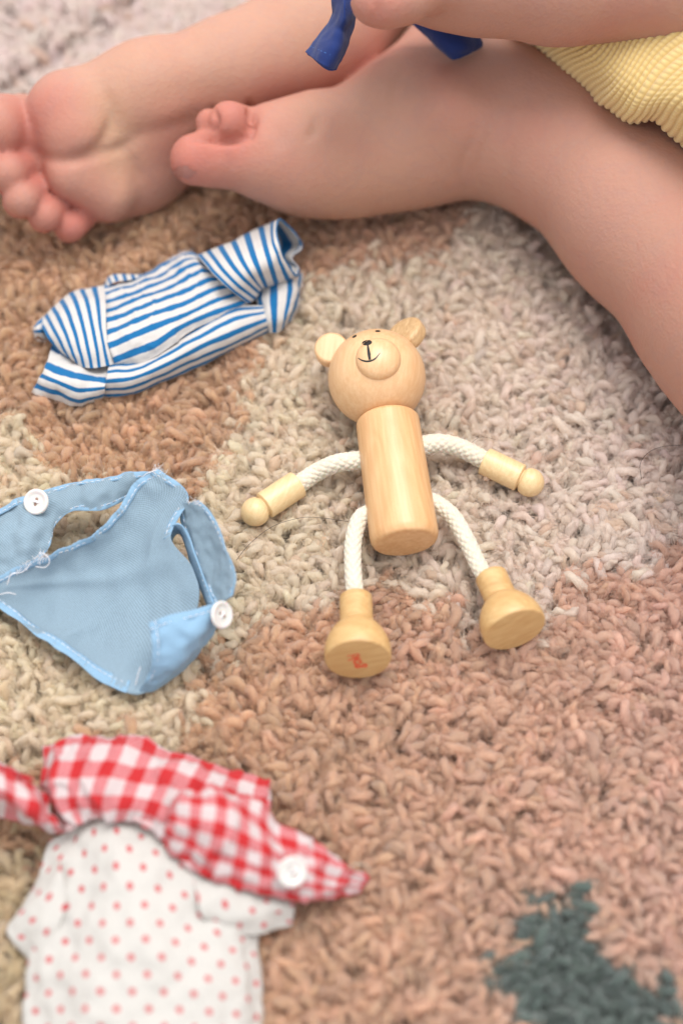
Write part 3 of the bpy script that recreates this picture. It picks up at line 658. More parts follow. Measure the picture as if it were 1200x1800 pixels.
def build_vest():
    ve = empty('light_blue_doll_vest', P(200, 1020, 0), 'light blue doll vest lying open inside out with two white buttons', 'doll vest')
    A0 = [(-90,925,.6),(0,893,1.0),(45,876,1.2),(95,858,1.1),(140,845,1.1),(185,839,1.3),(225,834,1.4),(268,830,1.3)]
    A1 = [(-90,975,.8),(0,945,1.1),(42,925,1.3),(85,895,1.2),(118,872,1.2),(155,865,1.3),(205,858,1.4),(262,842,1.2)]
    A2 = [(-90,1062,.5),(0,1030,.8),(45,1000,1.0),(84,965,1.0),(93,928,1.0),(128,899,1.1),(185,894,1.2),(246,866,1.1)]
    _, gA = cloth_panel('front_panel', [A0, A1, A2], M_blue, ve, 100, 50, wr=0.18, wsc=0.9, seed=1)
    Bc = [[(-10,1018,1.1),(60,986,1.2),(120,960,1.3),(172,930,1.4),(212,892,1.7),(238,848,1.9),(278,828,1.9)],
          [(-12,1030,1.0),(60,1008,.8),(125,988,.8),(188,962,.9),(238,925,1.2),(275,885,1.5),(332,872,1.7)],
          [(-12,1042,.9),(60,1038,.5),(128,1030,.4),(195,1015,.5),(250,985,.8),(280,958,1.1),(302,944,1.3)],
          [(-14,1048,.8),(60,1066,.4),(122,1075,.3),(190,1072,.3),(250,1055,.5),(300,1025,.9),(340,1000,1.2)],
          [(-14,1054,.8),(48,1086,.5),(102,1115,.4),(160,1135,.3),(225,1125,.4),(290,1095,.7),(350,1062,1.0)],
          [(-14,1060,.8),(42,1098,.7),(88,1135,.7),(138,1172,.6),(188,1203,.5),(245,1222,.4),(300,1180,.4)]]
    _, gB = cloth_panel('back_panel', Bc, M_blue, ve, 130, 110, wr=0.20, wsc=0.55, seed=2, stretch=(1.0, 0.5), ripple=lambda u, v: 0.10*math.exp(-((v-0.28-0.25*u)/0.05)**2)*math.sin(math.pi*u) + 0.07*math.exp(-((u-0.62+0.3*v)/0.04)**2)*v + 0.05*math.exp(-((v+u-1.15)/0.05)**2) + 0.035*math.sin(u*60)*math.exp(-v*9))
    C = [[(312,880,1.6),(330,884,1.9),(348,880,2.1)], [(320,925,1.1),(348,915,1.7),(375,905,2.2)], [(342,975,1.0),(372,965,1.6),(398,955,2.2)],
         [(360,1022,1.0),(385,1020,1.6),(415,1015,2.1)], [(374,1064,1.2),(390,1060,1.5),(407,1048,1.8)]]
    _, gC = cloth_panel('front_panel', C, M_blue, ve, 40, 70, wr=0.09, wsc=1.0, seed=4)
    D = [[(262,1096,2.0),(305,1081,1.9),(350,1070,1.8),(385,1060,1.7),(400,1068,1.5)],
         [(268,1135,1.8),(305,1125,1.8),(345,1112,1.7),(372,1098,1.4),(384,1096,1.2)],
         [(264,1180,1.2),(295,1170,1.3),(328,1152,1.2),(352,1138,.9),(362,1130,.8)],
         [(240,1223,.3),(272,1216,.4),(305,1196,.4),(332,1170,.3),(350,1146,.3)]]
    _, gD = cloth_panel('turned_corner', D, M_blue_hem, ve, 60, 60, wr=0.12, wsc=0.8, seed=6, ripple=lambda u, v: 0.06*math.exp(-((u-v*0.7-0.2)/0.08)**2))
    st = MB()
    # hem bands
    def band(name, edge, inner, wd, sh=0.72):
        _, g = hem_strip(name, edge, inner, M_blue_hem, ve, wd); k = int(round(sh*4)); stitches(st, g[k], lift=0.04)
    band('hem', gB[-1, :100], gB[-24, :100], 0.36, 0.75)
    band('armhole_hem', gB[0], gB[17], 0.22, 0.75)
    band('armhole_hem', gA[-1, 30:], gA[10, 30:], 0.2, 0.75)
    band('hem', gA[0], gA[20], 0.24, 0.75)
    band('armhole_hem', gC[:, 0], gC[:, 16], 0.20, 0.75)
    band('hem', gC[:, -1], gC[:, 20], 0.2, 0.75)
    band('hem', gD[0], gD[16], 0.28, 0.75); band('hem', gD[:, 0], gD[:, 16], 0.24, 0.75)
    band('shoulder_seam', gB[:44, -1], gB[:44, -18], 0.26, 0.75)
    # the standing armhole loop
    path = [(345,1072,.5),(350,1035,.7),(335,998,.8),(308,968,.9),(296,946,1.1),(300,926,1.4),(314,920,1.6),(328,935,1.4),(342,972,1.2),(360,1020,1.1),(376,1062,1.2)]
    lo = [(333,1076,.2),(338,1038,.3),(325,1006,.35),(304,975,.4),(302,952,.5),(308,940,.6),(316,938,.7),(322,948,.6),(332,980,.6),(348,1025,.6),(366,1068,.7)]
    _, gL = cloth_panel('armhole_band', [path, [((a[0]*1+b[0])/2-3, (a[1]+b[1])/2, (a[2]+b[2])/2) for a, b in zip(path, lo)], lo], M_blue_hem, ve, 90, 12, wr=0.03, seed=7, thick=0.05)
    stitches(st, gL[2], lift=0.05)
    st.build('stitching', M_thread, ve)['kind'] = 'stuff'
    nA = np.array([-0.15, -0.45, 0.88]); button(ve, P(64, 882, 1.55), nA, 0.385)
    button(ve, P(389, 1081, 1.75), np.array([0.62, -0.22, 0.52]), 0.40)
    mb = MB(); rnd = random.Random(4)
    fray(mb, [P(262,832,1.9), P(278,826,1.9), P(290,835,1.9)], rnd, 40, 0.2, 0.006); fray(mb, [P(10,1030,1.1), P(60,985,1.3), P(85,978,1.3)], rnd, 40, 0.22, 0.006)
    fray(mb, [P(325,888,1.7), P(345,880,2.1), P(352,895,2)], rnd, 30, 0.15, 0.006)
    for pts in ([(60,983,1.3),(75,972,1.7),(87,985,1.6),(80,997,1.4),(62,996,1.3)], [(12,1028,1.2),(20,1010,1.4),(40,1005,1.3),(55,990,1.4)], [(238,1205,.6),(243,1185,.8),(247,1172,.9)],
                [(250,838,1.9),(262,830,2.1),(280,826,2.0)], [(0,1045,1.1),(14,1042,1.2),(28,1045,1.1)]): tube(mb, [P(*p) for p in pts], 0.012, 5, 24)
    mb.build('loose_threads', M_thread, ve)['kind'] = 'stuff'
build_vest()

def build_dress():
    dr = empty('dotted_doll_dress', P(250, 1650, 0), 'white doll dress with red dots and a red gingham collar with a white button', 'doll dress')
    B = [[(92,1478,0.50),(140,1440,0.94),(205,1432,1.08),(268,1452,1.08),(330,1500,0.94),(385,1540,0.72),(440,1560,0.43)],
         [(75,1530,0.43),(135,1510,1.01),(205,1500,1.37),(275,1510,1.37),(340,1540,1.22),(400,1575,0.94),(450,1600,0.43)],
         [(55,1600,0.36),(125,1590,1.01),(205,1590,1.44),(280,1590,1.44),(350,1605,1.22),(410,1625,0.86),(452,1640,0.36)],
         [(50,1690,0.29),(120,1680,0.94),(205,1680,1.37),(285,1680,1.37),(360,1690,1.15),(420,1695,0.79),(458,1700,0.22)],
         [(42,1780,0.14),(115,1775,0.86),(205,1775,1.22),(290,1775,1.22),(365,1780,1.01),(425,1785,0.72),(464,1790,0.14)],
         [(30,1900,0.07),(110,1900,0.65),(205,1900,0.94),(290,1900,0.94),(370,1900,0.79),(430,1900,0.50),(472,1900,0.07)],
         [(25,2010,0.00),(110,2010,0.50),(205,2010,0.72),(290,2010,0.72),(370,2010,0.58),(430,2010,0.36),(478,2010,0.00)]]
    def rp(u, v): return 0.05*math.sin(u*16+v*4)*v + 0.12*math.exp(-((u-0.82)/0.06)**2)*math.exp(-((v-0.35)/0.12)**2)
    cloth_panel('bodice', B, M_dots, dr, 110, 130, wr=0.17, wsc=0.7, seed=1, ripple=rp)
    S1 = [[(98,1490,0.43),(80,1520,0.43),(62,1560,0.36)], [(110,1530,1.01),(75,1565,0.86),(42,1600,0.36)], [(115,1590,0.94),(70,1610,0.86),(15,1632,0.22)], [(100,1640,0.79),(70,1650,0.72),(24,1655,0.22)], [(80,1700,0.43),(66,1700,0.36),(50,1688,0.14)]]
    cloth_panel('sleeve', S1, M_dots, dr, 40, 60, wr=0.10, wsc=0.8, seed=2)
    S2 = [[(330,1500,1.01),(390,1530,1.08),(450,1560,0.94),(490,1570,0.79),(518,1574,0.50)], [(340,1540,1.37),(400,1565,1.30),(450,1585,1.08),(490,1592,0.86),(517,1596,0.58)],
          [(350,1600,1.37),(405,1610,1.22),(450,1614,1.01),(485,1612,0.72),(515,1613,0.43)], [(370,1630,1.01),(410,1645,0.86),(446,1644,0.65),(480,1636,0.43),(512,1627,0.22)]]
    cloth_panel('sleeve', S2, M_dots, dr, 60, 50, wr=0.10, wsc=0.8, seed=3)
    gu = lambda a, b, c, d: (lambda u, v: (a + (b-a)*u, c + (d-c)*v))
    # upper gathered collar
    G1 = [[(78,1316,0.66),(100,1303,0.99),(150,1296,1.19),(210,1296,1.19),(265,1304,1.19),(320,1322,1.19),(375,1340,1.12),(430,1360,0.92),(470,1384,0.66)],
          [(78,1340,0.99),(100,1330,1.39),(145,1325,1.65),(200,1326,1.65),(255,1332,1.65),(310,1345,1.65),(365,1364,1.58),(420,1384,1.32),(472,1405,0.92)],
          [(74,1370,1.06),(95,1370,1.58),(130,1370,1.78),(180,1370,1.85),(235,1375,1.85),(290,1385,1.85),(345,1405,1.78),(410,1425,1.52),(470,1440,1.06)],
          [(92,1410,0.99),(105,1410,1.45),(125,1412,1.65),(170,1408,1.72),(225,1412,1.72),(275,1425,1.72),(330,1450,1.58),(395,1470,1.39),(465,1480,0.99)],
          [(106,1462,0.66),(118,1452,1.12),(140,1440,1.25),(175,1434,1.32),(215,1434,1.32),(262,1452,1.32),(310,1485,1.25),(375,1520,1.12),(450,1530,0.79)]]
    def r1(u, v): return 0.09*(1-abs(math.sin(u*13 + 1.2*math.sin(v*3))))**1.5*2 * (0.25+v)
    cloth_panel('collar', G1, M_ging, dr, 130, 70, uvfn=lambda u, v: (8.7*u + 0.15*v*(1-u) + 0.15, 3.1*v+0.1+0.2*u), wr=0.16, wsc=0.9, seed=4, crisp=0.10, ripple=r1, thick=0.05)
    # lower band running out to the right, carries the button
    G2 = [[(312,1400,1.87),(345,1392,2.02),(390,1392,1.94),(440,1405,1.73),(478,1432,1.51),(540,1478,1.22),(600,1515,0.86),(646,1538,0.50)],
          [(300,1418,2.09),(345,1415,2.30),(395,1420,2.23),(440,1440,2.02),(485,1470,1.80),(545,1505,1.44),(600,1530,1.01),(646,1546,0.50)],
          [(296,1440,2.09),(340,1455,2.30),(390,1470,2.23),(440,1490,2.02),(490,1510,1.80),(545,1535,1.44),(595,1550,1.01),(645,1552,0.50)],
          [(290,1462,1.80),(330,1490,2.02),(380,1512,1.94),(435,1532,1.80),(490,1548,1.58),(545,1560,1.30),(590,1565,0.86),(640,1558,0.43)],
          [(288,1478,1.44),(320,1512,1.51),(370,1542,1.51),(430,1563,1.37),(490,1580,1.15),(545,1582,0.94),(590,1577,0.58),(636,1562,0.29)]]
    def r2(u, v): return 0.13*math.exp(-((v-0.25)/0.12)**2)*math.sin(u*9) + 0.05*math.sin(u*30)*(1-u)
    cloth_panel('collar_band', G2, M_ging, dr, 120, 70, uvfn=lambda u, v: (8.2*u+0.3, 4.1*v+0.6), wr=0.16, wsc=0.9, seed=7, crisp=0.10, ripple=r2, thick=0.05)
    G3 = [[(-70,1318,.8),(0,1342,1.2),(35,1362,1.4),(60,1380,1.5),(82,1388,1.4)], [(-70,1345,1.3),(0,1368,1.9),(35,1388,2.0),(65,1400,1.8),(92,1415,1.5)],
          [(-70,1380,1.3),(0,1400,1.9),(40,1418,2.0),(75,1436,1.8),(100,1440,1.5)], [(-70,1410,.5),(0,1432,.8),(45,1450,.9),(85,1468,.9),(118,1462,.9)]]
    cloth_panel('collar_tie', G3, M_ging, dr, 60, 44, uvfn=gu(0.2, 3.8, 0.1, 2.3), wr=0.16, wsc=1.1, seed=8, ripple=lambda u, v: -0.35*math.exp(-((u-.88)/.12)**2)*math.exp(-((v-.45)/.2)**2))
    mb = MB(); tube(mb, [P(*p) for p in [(118,1458,1.19),(145,1438,1.33),(180,1430,1.47),(215,1430,1.47),(262,1448,1.47),(305,1480,1.54),(325,1512,1.47),(345,1530,1.40)]], 0.11, 8, 40); mb.build('piping', M_piping, dr)
    mb = MB(); rnd = random.Random(2)
    for k in range(26):
        t = k/25; x = -5+60*t; y = 1352+20*t; tube(mb, [P(x, y-6, 1.6), P(x+3+rnd.gauss(0, 1), y, 1.75), P(x-2, y+7, 1.6)], 0.02, 4)
    mb.build('red_stitching', M_thread_red, dr)['kind'] = 'stuff'
    button(dr, P(513, 1533, 1.82), np.array([0.30, -0.45, 0.85]), 0.40)
    mb = MB(); c = P(628, 1533, 1.0); x = np.array([1, 0.1, 0.0]); y = np.array([0, 0.5, 0.85])
    tube(mb, [c + x*0.30*math.cos(t) + y*0.26*math.sin(t) for t in np.linspace(-0.3, 3.5, 20)], 0.028, 6); mb.build('elastic_loop', M_clear, dr)
build_dress()

def build_navy():
    nb = empty('navy_cloth_tie', P(680, 40, 5), 'navy blue doll cloth with two loose ends pinched in the hand', 'cloth tie')
    A = [[(588,-60,8.4),(600,-60,8.8),(612,-62,8.8),(626,-55,8.4)], [(586,-10,8.3),(600,-10,8.9),(612,-10,8.9),(627,-4,8.3)], [(586,25,8.0),(598,28,8.6),(610,30,8.6),(624,28,8.0)],
         [(572,48,7.7),(590,52,8.2),(604,54,8.2),(619,52,7.6)], [(552,74,7.5),(575,82,8.0),(595,86,8.0),(609,82,7.4)], [(538,92,7.3),(556,106,7.7),(575,118,7.7),(592,120,7.2)]]
    _, g = cloth_panel('tie_end', A, M_navy, nb, 36, 70, wr=0.10, wsc=0.8, seed=1, thick=0.06)
    A2 = [[(x, y+3, h-0.55) for x, y, h in r] for r in A[3:]]; A2[-1] = [(540,93,7.0),(560,110,6.9),(578,123,6.9),(591,122,7.0)]
    cloth_panel('tie_lining', A2, M_navy, nb, 30, 30, wr=0.05, seed=2, thick=0.05)
    B = [[(700,10,5.6),(750,15,5.8),(800,18,5.8),(850,25,5.4)], [(722,38,5.5),(762,46,5.9),(805,52,5.9),(842,56,5.4)], [(760,74,5.3),(782,78,5.7),(815,80,5.7),(846,74,5.2)], [(788,98,5.1),(800,103,5.3),(822,94,5.3),(847,80,5.0)]]
    _, g2 = cloth_panel('tie_end', B, M_navy, nb, 50, 50, wr=0.08, wsc=0.8, seed=3, thick=0.06)
    mb = MB(); stitches(mb, g[-9], 0.05, 0.12, 0.06, 0.008); stitches(mb, g2[-6], 0.05, 0.12, 0.06, 0.008)
    mb.build('stitching', plain('light_blue_thread', srgb(90, 150, 220), 0.8, bscale=2000), nb)['kind'] = 'stuff'
build_navy()

# ================================================================== PERSON
def sdf_grid(lo, hi, h):
    n = np.ceil((np.array(hi)-np.array(lo))/h).astype(int)+1
    return np.full(tuple(n), 9.0, np.float32)
def add_prim(F, lo, h, a, b, ra, rb, k, sub=False, flat=None):
    a = np.asarray(a, float); b = np.asarray(b, float); R = max(ra, rb)+k+0.6; lo = np.asarray(lo, float)
    m0 = np.maximum(np.floor((np.minimum(a, b)-R-lo)/h).astype(int), 0); m1 = np.minimum(np.ceil((np.maximum(a, b)+R-lo)/h).astype(int)+1, F.shape)
    if np.any(m1 <= m0): return
    ax = [(lo[i] + np.arange(m0[i], m1[i])*h).astype(np.float32) for i in range(3)]
    X, Y, Z = np.meshgrid(*ax, indexing='ij', sparse=True)
    d = b-a; dd = max(float(d @ d), 1e-6)
    t = np.clip(((X-a[0])*d[0] + (Y-a[1])*d[1] + (Z-a[2])*d[2])/dd, 0, 1)
    D = np.sqrt((X-a[0]-t*d[0])**2 + (Y-a[1]-t*d[1])**2 + (Z-a[2]-t*d[2])**2) - (ra + (rb-ra)*t)
    S = F[m0[0]:m1[0], m0[1]:m1[1], m0[2]:m1[2]]
    if sub:
        q = np.maximum(k-np.abs(-D-S), 0)/k; S[...] = np.maximum(-D, S) + q*q*k*0.25
    else:
        q = np.maximum(k-np.abs(D-S), 0)/k; S[...] = np.minimum(D, S) - q*q*k*0.25
def chain(F, lo, h, pts, k):
    for (a, ra), (b, rb) in zip(pts[:-1], pts[1:]): add_prim(F, lo, h, a, b, ra, rb, k)
def smin_grids(A, B, k):
    q = np.maximum(k-np.abs(A-B), 0)/k; return np.minimum(A, B) - q*q*k*0.25
def surface_nets(F, lo, h):
    s = F < 0; n = F.shape
    c = [s[i:n[0]-1+i, j:n[1]-1+j, k:n[2]-1+k] for i in (0, 1) for j in (0, 1) for k in (0, 1)]
    allc = np.logical_and.reduce(c); anyc = np.logical_or.reduce(c); act = anyc & ~allc
    idx = np.argwhere(act); vid = np.full(act.shape, -1, np.int64); vid[act] = np.arange(len(idx))
    acc = np.zeros((len(idx), 3)); cnt = np.zeros(len(idx))
    cs = [(i, j, k) for i in (0, 1) for j in (0, 1) for k in (0, 1)]
    val = {q: F[idx[:, 0]+q[0], idx[:, 1]+q[1], idx[:, 2]+q[2]] for q in cs}
    for q in cs:
        for a in range(3):
            if q[a] == 0:
                p = list(q); p[a] = 1; p = tuple(p); v0, v1 = val[q], val[p]; m = (v0 < 0) != (v1 < 0)
                t = np.where(m, v0/np.where(m, v0-v1, 1), 0); pos = np.array(q, float)[None].repeat(len(idx), 0); pos[:, a] += t
                acc[m] += pos[m]; cnt[m] += 1
    V_ = (idx + acc/cnt[:, None])*h + np.array(lo)
    faces = []
    for a in range(3):
        b, c_ = (a+1) % 3, (a+2) % 3
        sl0 = [slice(None)]*3; sl1 = [slice(None)]*3; sl0[a] = slice(0, n[a]-1); sl1[a] = slice(1, n[a])
        m = s[tuple(sl0)] != s[tuple(sl1)]; e = np.argwhere(m)
        e = e[(e[:, b] > 0) & (e[:, c_] > 0) & (e[:, b] < n[b]-1) & (e[:, c_] < n[c_]-1)]
        inside = s[e[:, 0], e[:, 1], e[:, 2]]
        def g(db, dc):
            q = e.copy(); q[:, b] += db; q[:, c_] += dc; return vid[q[:, 0], q[:, 1], q[:, 2]]
        quad = np.stack([g(-1, -1), g(0, -1), g(0, 0), g(-1, 0)], 1)
        quad[~inside] = quad[~inside][:, ::-1]; faces.append(quad)
    return V_, np.concatenate(faces)
def smooth_mesh(V_, Fq, it=3, lam=0.5):
    e = np.concatenate([Fq[:, [0, 1]], Fq[:, [1, 2]], Fq[:, [2, 3]], Fq[:, [3, 0]]]); e = np.concatenate([e, e[:, ::-1]])
    cnt = np.bincount(e[:, 0], minlength=len(V_))[:, None]
    for _ in range(it):
        s = np.stack([np.bincount(e[:, 0], weights=V_[e[:, 1], k], minlength=len(V_)) for k in range(3)], 1)
        V_ = V_ + lam*(s/np.maximum(cnt, 1)-V_)
    return V_

def mat_skin():
    m, n, b = mat('skin')
    tc = N(n, 'ShaderNodeTexCoord'); fl_ = N(n, 'ShaderNodeAttribute'); fl_.attribute_name = 'flush'; ye = N(n, 'ShaderNodeAttribute'); ye.attribute_name = 'pale'
    nz = N(n, 'ShaderNodeTexNoise', Scale=38.0, Detail=4.0); n.links.new(tc.outputs['Object'], nz.inputs['Vector'])
    fine = N(n, 'ShaderNodeTexNoise', Scale=520.0, Detail=3.0); n.links.new(tc.outputs['Object'], fine.inputs['Vector'])
    f = math_n(n, 'ADD', fl_.outputs['Fac'], math_n(n, 'MULTIPLY', math_n(n, 'SUBTRACT', nz.outputs[0], 0.5), 1.35)); f = math_n(n, 'MINIMUM', math_n(n, 'MAXIMUM', f, 0.0), 1.0)
    c = mix_rgb(n, f, srgb(179, 136, 119), srgb(179, 110, 98))
    c = mix_rgb(n, ye.outputs['Fac'], c, srgb(190, 153, 126))
    v = N(n, 'ShaderNodeTexVoronoi', Scale=900.0); n.links.new(tc.outputs['Object'], v.inputs['Vector'])
    c = mix_rgb(n, math_n(n, 'MULTIPLY', fine.outputs[0], 0.16), c, srgb(158, 100, 84))
    vn = N(n, 'ShaderNodeTexNoise', Scale=62.0, Detail=2.0, Distortion=1.2); n.links.new(tc.outputs['Object'], vn.inputs['Vector'])
    vf = math_n(n, 'MULTIPLY', math_n(n, 'MAXIMUM', math_n(n, 'SUBTRACT', 0.06, math_n(n, 'ABSOLUTE', math_n(n, 'SUBTRACT', vn.outputs[0], 0.52))), 0.0), 1.4)
    c = mix_rgb(n, vf, c, srgb(138, 118, 126))
    n.links.new(c, b.inputs['Base Color']); b.inputs['Roughness'].default_value = 0.62; b.inputs['Specular IOR Level'].default_value = 0.22
    b.inputs['Subsurface Weight'].default_value = 0.35; b.inputs['Subsurface Scale'].default_value = 0.0025; b.inputs['Subsurface Radius'].default_value = (1.0, 0.35, 0.2)
    h = math_n(n, 'ADD', math_n(n, 'MULTIPLY', fine.outputs[0], 0.8), math_n(n, 'MULTIPLY', v.outputs[0], 0.5)); bump(n, b, h, 0.45, 0.0004)
    return m
def build_person():
    M_skin = mat_skin()
    pe = empty('person', P(900, 100, 0), 'small child in yellow waffle shorts with bare feet crossed, pinching navy cloth', 'person')
    h = 0.115; lo = (-15.5, -8.0, 0.2); hi = (27.0, 37.0, 15.0)
    F = sdf_grid(lo, hi, h); Q = lambda x, y, z, r: (P(x, y, z), r)
    # --- foot lying with its sole to us
    K = 0.9
    chain(F, lo, h, [Q(556,92,2.1,1.95), Q(410,196,1.1,1.35), Q(250,300,0.95,1.2), Q(190,342,0.95,0.95)], K)
    chain(F, lo, h, [Q(540,72,3.0,2.0), Q(410,118,3.2,1.55), Q(260,160,3.4,1.5), Q(132,205,3.2,1.45)], K)
    chain(F, lo, h, [Q(480,120,2.3,1.6), Q(300,230,1.9,1.2), Q(165,285,2.1,1.15)], K)
    chain(F, lo, h, [Q(556,80,2.6,2.0), Q(625,-40,3.2,2.0), Q(740,-230,3.6,2.6), Q(1000,-430,4.2,3.3), Q(1400,-560,5,4.2)], 1.6)
    add_prim(F, lo, h, P(118,200,3.55), P(130,232,3.3), 1.25, 1.2, 0.6)
    chain(F, lo, h, [Q(188,340,1.6,0.85), Q(125,305,2.5,0.85)], 0.5)
    toes = sdf_grid(lo, hi, h)
    for (x, y, z, r, bx, by, bz) in ((-12,224,3.9,0.98, 40,200,2.6), (13,302,3.2,0.62, 75,272,1.6), (38,349,2.6,0.58, 100,305,1.2), (80,377,1.9,0.53, 135,330,0.9), (125,396,1.2,0.52, 170,360,.6)):
        add_prim(toes, lo, h, P(x, y, z), P(x*.55+bx*.45, y*.55+by*.45, z*.55+bz*.45), r, r*0.92, 0.02); add_prim(toes, lo, h, P(x-4, y+6, z-0.5), P(bx, by, bz), r*0.95, r*0.7, 0.1)
    F = smin_grids(F, toes, 0.10)
    add_prim(F, lo, h, P(44,240,2.9), P(85,292,1.9), 0.95, 0.85, 0.4)
    # --- the other foot, big toe side up, and its shin
    G = sdf_grid(lo, hi, h)
    chain(G, lo, h, [Q(462,272,2.7,1.25), Q(530,278,2.4,1.62), Q(620,268,2.2,1.85), Q(730,236,2.3,2.15), Q(862,208,2.5,2.22), Q(968,240,2.7,2.38), Q(1140,385,2.9,2.62), Q(1310,540,3.2,3.12), Q(1515,790,3.7,3.75), Q(1560,700,5,4.0), Q(1560,100,6,4.4), Q(1500,-400,7,4.8)], 1.2)
    chain(G, lo, h, [Q(730,200,2.3,1.9), Q(800,120,2.5,2.1)], 1.4)
    chain(G, lo, h, [Q(478,232,3.3,0.85), Q(545,222,3.1,0.95)], 0.6)      # ball of the foot
    add_prim(G, lo, h, P(790,185,4.3), P(800,195,4.1), 0.7, 0.7, 1.4)     # ankle bone
    tg = sdf_grid(lo, hi, h)
    chain(tg, lo, h, [Q(344,280,3.1,0.84), Q(385,276,3.1,0.92), Q(455,276,2.8,1.2)], 0.3)
    G = smin_grids(G, tg, 0.5)
    t2 = sdf_grid(lo, hi, h)
    add_prim(t2, lo, h, P(402,212,4.1), P(480,235,2.8), 0.64, 0.6, 0.02); add_prim(t2, lo, h, P(367,214,3.8), P(440,240,2.4), 0.44, 0.5, 0.02)
    G = smin_grids(G, t2, 0.04)
    F = smin_grids(F, G, 0.02)
    # --- forearm and pinching hand
    A = sdf_grid(lo, hi, h)
    chain(A, lo, h, [Q(1700,-70,10,2.9), Q(1250,-48,9,2.1), Q(980,-48,8.6,1.88), Q(840,-56,8.4,1.75), Q(755,-62,8.4,1.5), Q(705,-60,8.3,1.25)], 0.9)
    hd = sdf_grid(lo, hi, h)
    for i, (x0, y0, z0, x1, y1, z1, x2, y2, z2, r) in enumerate((
        (730,-100,9.2, 660,-118,9.6, 632,-70,8.8, 0.62), (725,-82,8.6, 655,-92,8.6, 625,-50,8.0, 0.64),
        (728,-60,7.8, 660,-62,7.7, 636,-25,7.4, 0.62), (735,-40,7.2, 672,-38,7.0, 650,-10,6.9, 0.54))):
        add_prim(hd, lo, h, P(x0,y0,z0), P(x1,y1,z1), r*1.08, r, 0.12); add_prim(hd, lo, h, P(x1,y1,z1), P(x2,y2,z2), r, r*0.85, 0.12)
    A = smin_grids(A, hd, 0.3)
    th = sdf_grid(lo, hi, h)
    chain(th, lo, h, [Q(760,-38,9.0,0.95), Q(705,-10,9.4,0.80), Q(675,2,9.5,0.70), Q(654,3,9.5,0.62)], 0.3)
    A = smin_grids(A, th, 0.45)
    F = smin_grids(F, A, 0.05)
    V_, Fq = surface_nets(F, lo, h); V_ = smooth_mesh(V_, Fq, 2, 0.5)
    # creases of the sole, the ankle and the thumb: grooves pressed into the surface that faces up
    def normals():
        fn = np.cross(V_[Fq[:, 2]]-V_[Fq[:, 0]], V_[Fq[:, 3]]-V_[Fq[:, 1]]); nn = np.zeros_like(V_)
        for c_ in range(4):
            for k in range(3): nn[:, k] += np.bincount(Fq[:, c_], weights=fn[:, k], minlength=len(V_))
        return nn/(np.linalg.norm(nn, axis=1)[:, None]+1e-9)
    nn = normals(); vpx, vpy = to_px(V_); view = CAM - V_; view /= np.linalg.norm(view, axis=1)[:, None]; facing = np.clip(np.sum(nn*view, 1)*2, 0, 1)
    def crease(pts, depth, wd):
        q = spline(pts, 60); ok = np.where((vpx > q[:, 0].min()-60) & (vpx < q[:, 0].max()+60) & (vpy > q[:, 1].min()-60) & (vpy < q[:, 1].max()+60))[0]
        d2 = ((vpx[ok, None]-q[None, :, 0])**2 + (vpy[ok, None]-q[None, :, 1])**2); j = d2.argmin(1); d2 = d2.min(1); e = np.sin(np.pi*np.clip(j/59, 0.04, 0.96))**0.5
        V_[ok] -= nn[ok]*(depth*e*np.exp(-d2/(wd*wd))*facing[ok])[:, None]
    crease([(176,150),(196,195),(190,235),(160,268),(110,285)], 0.16, 13); crease([(46,262),(95,280),(150,276),(205,262),(245,240)], 0.14, 10)
    crease([(205,250),(236,290),(250,330)], 0.08, 12); crease([(215,235),(290,225),(350,205)], 0.06, 14); crease([(250,180),(330,160),(430,150)], 0.06, 30)
    crease([(438,184),(444,212),(438,240)], 0.34, 6.5); crease([(340,243),(370,243),(408,246),(440,238)], 0.34, 6.5); crease([(374,190),(381,212),(376,240)], 0.2, 5); crease([(392,262),(404,285),(400,312)], 0.05, 9)
    crease([(545,196),(556,212),(550,232),(540,240)], 0.14, 9); crease([(470,215),(492,240),(480,262)], 0.06, 14)
    crease([(845,345),(838,300),(858,240),(880,190)], 0.045, 7); crease([(820,350),(808,300),(822,262),(838,225)], 0.04, 7); crease([(880,340),(893,290),(905,250)], 0.03, 7)
    crease([(710,110),(690,180),(722,262)], 0.03, 8); crease([(655,0),(664,16),(654,34)], 0.05, 6)
    # flush (redder) and pale (thicker, yellower) skin, carried by the skin itself
    def field(cs):
        a = np.zeros(len(V_))
        for x, y, z, r, k in cs: a += k*np.exp(-np.sum((V_-P(x, y, z))**2, 1)/(r*r))
        return np.clip(a, 0, 1)
    flush = field([(0,226,3.5,1.3,.7),(12,301,2.8,.9,.8),(37,348,2.2,.9,.8),(79,376,1.6,.9,.8),(124,395,1.1,.9,.9),(110,200,4.2,1.6,.5),(170,345,2,1.5,.5),(620,130,2.8,1.8,.9),(560,150,2.6,1.8,.4),(335,275,3.4,1.5,1.0),(403,212,4.2,.9,1.0),(368,215,3.9,.8,1.0),
                   (490,215,3,1.6,.6),(800,170,4.5,2.5,.15),(660,15,9.8,1.0,.6),(300,300,1.5,1.5,.3)])
    pale = field([(185,200,3.8,.9,.7),(200,262,3.2,.9,.5),(545,215,3.6,.7,.6),(540,40,4.5,2.2,.4),(620,340,2.0,3,.35),(280,120,4.5,2.5,.35),(215,325,2.2,1.0,.4)])
    mesh_obj('body', V_, Fq, M_skin, pe, True, None, {'flush': flush, 'pale': pale})
    # nail of the big toe: a thin plate lying on the skin
    fc = Fq[(np.abs(vpx[Fq]-326).max(1) < 30) & (np.abs(vpy[Fq]-302).max(1) < 24)]
    inside = np.all(((vpx[fc]-325-0.35*(vpy[fc]-302))/21)**2 + ((vpy[fc]-302)/13)**2 < 1, axis=1) & (facing[fc].min(1) > 0.15); fc = fc[inside]
    ids, inv = np.unique(fc, return_inverse=True)
